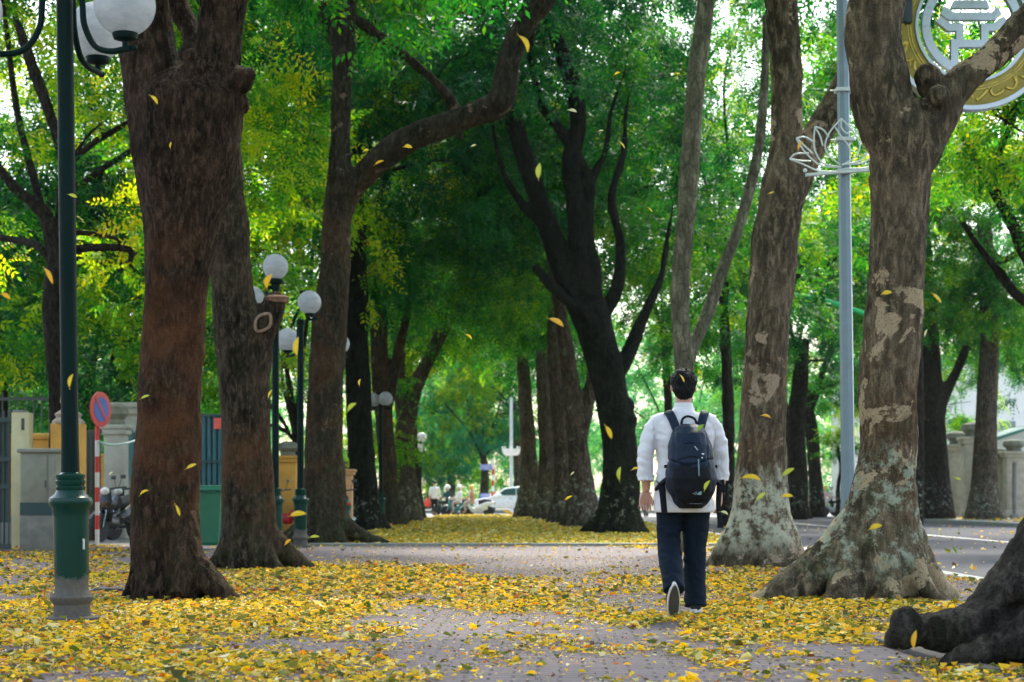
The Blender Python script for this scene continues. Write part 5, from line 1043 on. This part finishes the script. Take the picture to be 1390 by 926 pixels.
# ================================================================ leaves in the air
M_AIR = {}
def airmat(c):
    if c not in M_AIR:
        t = NT('falling_leaf_'+'abcdefgh'[len(M_AIR)]); n = t.noise(t.coord(), 40, 3); cc = t.mix(n, tuple(k*.75 for k in c), c); p = t.n('ShaderNodeBsdfPrincipled'); t.l(cc, p.inputs[0]); p.inputs['Roughness'].default_value = .5
        tr = t.n('ShaderNodeBsdfTranslucent'); t.l(cc, tr.inputs[0]); m = t.n('ShaderNodeMixShader'); m.inputs[0].default_value = .4; t.l(p.outputs[0], m.inputs[1]); t.l(tr.outputs[0], m.inputs[2]); t.l(m.outputs[0], t.out.inputs[0]); M_AIR[c] = t.mat
    return M_AIR[c]
YE, AM, GN, PA, LG = (.78,.55,.02), (.78,.43,.012), (.20,.36,.03), (.62,.62,.30), (.50,.56,.05)
FALL = [(209,136,16,-50,YE,'curved yellow leaf before the top of the thick reddish trunk, below the globe'),(232,197,9,80,YE,'small yellow leaf before the thick reddish trunk, well above its middle'),(99,266,14,-20,LG,'pale green leaf before the upper part of the near lamp pole'),
 (97,517,20,75,YE,'upright yellow leaf before the near lamp pole, above its pedestal'),(66,375,26,-60,AM,'large amber leaf just left of the near lamp pole'),(8,403,16,-30,AM,'amber leaf at the left edge halfway up'),(197,539,14,20,LG,'yellow green leaf before the left edge of the thick reddish trunk'),
 (260,633,16,25,YE,'yellow leaf before the right edge of the thick reddish trunk'),(196,669,14,30,YE,'yellow leaf before the lower left side of the thick reddish trunk'),(241,693,18,-65,YE,'bright yellow leaf before the foot of the thick reddish trunk'),(151,643,9,35,PA,'tiny pale leaf between the no parking sign and the thick trunk'),
 (366,382,22,70,AM,'amber leaf across the highest far globe lamp'),(404,470,26,85,YE,'tall yellow leaf beside the lower far globe lamp'),(367,535,13,60,YE,'yellow leaf right of the scarred second left trunk'),(405,699,24,8,YE,'long yellow leaf low between the second and third left trunks'),(391,736,12,40,AM,'small amber leaf near the foot of the second left trunk'),
 (427,729,15,5,LG,'yellow green leaf before the foot of the olive mottled trunk'),(478,553,18,38,LG,'slanting yellow green leaf before the dark fourth trunk'),(489,519,10,80,YE,'small yellow leaf above the slanting one at the dark fourth trunk'),(515,221,14,25,AM,'amber leaf on the long sweeping branch'),(554,200,14,-10,YE,'yellow leaf just under the long sweeping branch'),
 (643,198,9,20,PA,'tiny pale leaf below the bend of the sweeping branch'),(549,140,8,30,PA,'tiny pale leaf above the sweeping branch'),(710,60,26,-60,YE,'curved yellow leaf near the top middle, by the bent branch'),(732,232,22,85,LG,'tall pale leaf before the forking black limbs'),(777,151,13,-15,PA,'pale leaf before the black limbs, upper right'),
 (844,197,13,-50,YE,'yellow leaf right of the black forking tree, high up'),(838,100,9,20,YE,'small yellow leaf high up between the black tree and slim tree'),(755,438,24,-30,AM,'orange yellow leaf left of the black tree where it forks'),(816,178,8,10,PA,'tiny pale leaf beside the topmost black limbs'),(883,285,9,-40,YE,'small yellow leaf left of the slim grey green tree'),
 (842,643,20,85,LG,'pale green leaf before the trunk of the black tree'),(826,587,20,-65,YE,'bright yellow leaf over the burl of the black tree'),(863,637,13,10,YE,'yellow leaf at the left elbow of the walking man'),(772,676,12,30,YE,'yellow leaf before the root of the brown trunk with white streaks'),(777,643,8,40,PA,'tiny pale leaf before the brown trunk with white streaks'),
 (926,514,12,-60,YE,'small curved leaf against the black hair of the walking man'),(960,659,16,60,LG,'yellow green leaf before the lower backpack'),(951,581,14,40,GN,'thin green leaf beside the right backpack strap'),(1020,651,28,-8,YE,'long yellow leaf right of the walking man'),(1033,674,18,40,LG,'broad yellow green leaf just below the long yellow one'),
 (1070,641,20,32,LG,'slanting light green leaf right of the whitewashed trunk'),(1069,674,16,0,YE,'flat yellow leaf on the right edge of the whitewashed trunk'),(1040,566,14,-15,AM,'amber leaf at mid height of the whitewashed trunk'),(1087,198,14,60,AM,'amber leaf beside the wire lotus'),(1047,262,9,20,YE,'small yellow leaf high before the whitewashed trunk'),
 (1272,405,20,-40,YE,'yellow leaf right of the forked trunk at mid height'),(1257,452,11,70,PA,'pale leaf on the right edge of the forked trunk'),(1204,398,16,10,YE,'yellow leaf before the flaked patch of the forked trunk'),(1296,747,12,-55,GN,'dark green leaf above the road by the right roots'),(1242,868,26,80,AM,'large orange leaf hanging before the blackish root knob'),
 (1189,716,20,15,YE,'yellow leaf before the mossy foot of the forked trunk'),(1300,650,11,-20,LG,'small light leaf before the gateway pillars'),(983,697,12,-20,PA,'pale leaf left of the foot of the whitewashed trunk'),(497,205,9,10,YE,'small yellow leaf on the trunk side end of the sweeping branch'),(636,458,12,-40,YE,'yellow leaf in the dark green middle above the path'),
 (548,92,8,50,PA,'tiny pale leaf in the green crown above the sweeping branch'),(690,696,16,-20,AM,'amber leaf low before the root beside the white car')]
for (px, py, L, ang, colr, lb) in FALL:
    d = min(12.2, max(7.5, F*.052/L)); ln = L*d/F; g = random.Random(px*7+py); me = MB(); n = 6; wd = ln*g.uniform(.24,.38); cv = g.uniform(.15,.65)*ln
    top, mid, bot = [], [], []
    for k in range(n+1):
        t_ = k/n; wz = wd*.5*math.sin(math.pi*min(1,t_*1.0))**.8; x = (t_-.5)*ln; c_ = cv*(1-(2*t_-1)**2)*.5
        mid.append((x, -c_*.5, c_*.6)); top.append((x, wz*.4-c_*.5, c_*.6+wz)); bot.append((x, wz*.4-c_*.5, c_*.6-wz))
    vs = top+mid+bot; fs = [(k, k+1, n+2+k, n+1+k) for k in range(n)]+[(n+1+k, n+2+k, 2*n+3+k, 2*n+2+k) for k in range(n)]
    me.add(vs, fs); me.tube([(-ln*.5,0,0),(-ln*.62,0,-.002)], .0012, 5)
    o = bpy.data.objects.new('falling_leaf', me.mesh('falling_leaf', airmat(colr), True, False)); link(o)
    o.location = at(px, py, d); o.rotation_euler = (g.uniform(-.6,.6), -R(ang), g.uniform(-.5,.5)); tag(o, lb, 'leaf', 'leaves falling through the air')
# ================================================================ air
o = MB().box((0,190,24), (300,400,50.4)).build('haze', None or bpy.data.materials.new('haze_air'), None, False); o['kind'] = 'stuff'; o['label'] = 'thin pale haze in the air of the street'
m = o.data.materials[0]; m.use_nodes = True; nt2 = m.node_tree; nt2.nodes.clear(); out = nt2.nodes.new('ShaderNodeOutputMaterial'); pv = nt2.nodes.new('ShaderNodeVolumePrincipled')
pv.inputs['Density'].default_value = HAZE; pv.inputs['Color'].default_value = (.80,.97,.95,1); pv.inputs['Anisotropy'].default_value = .2; nt2.links.new(pv.outputs[0], out.inputs['Volume'])
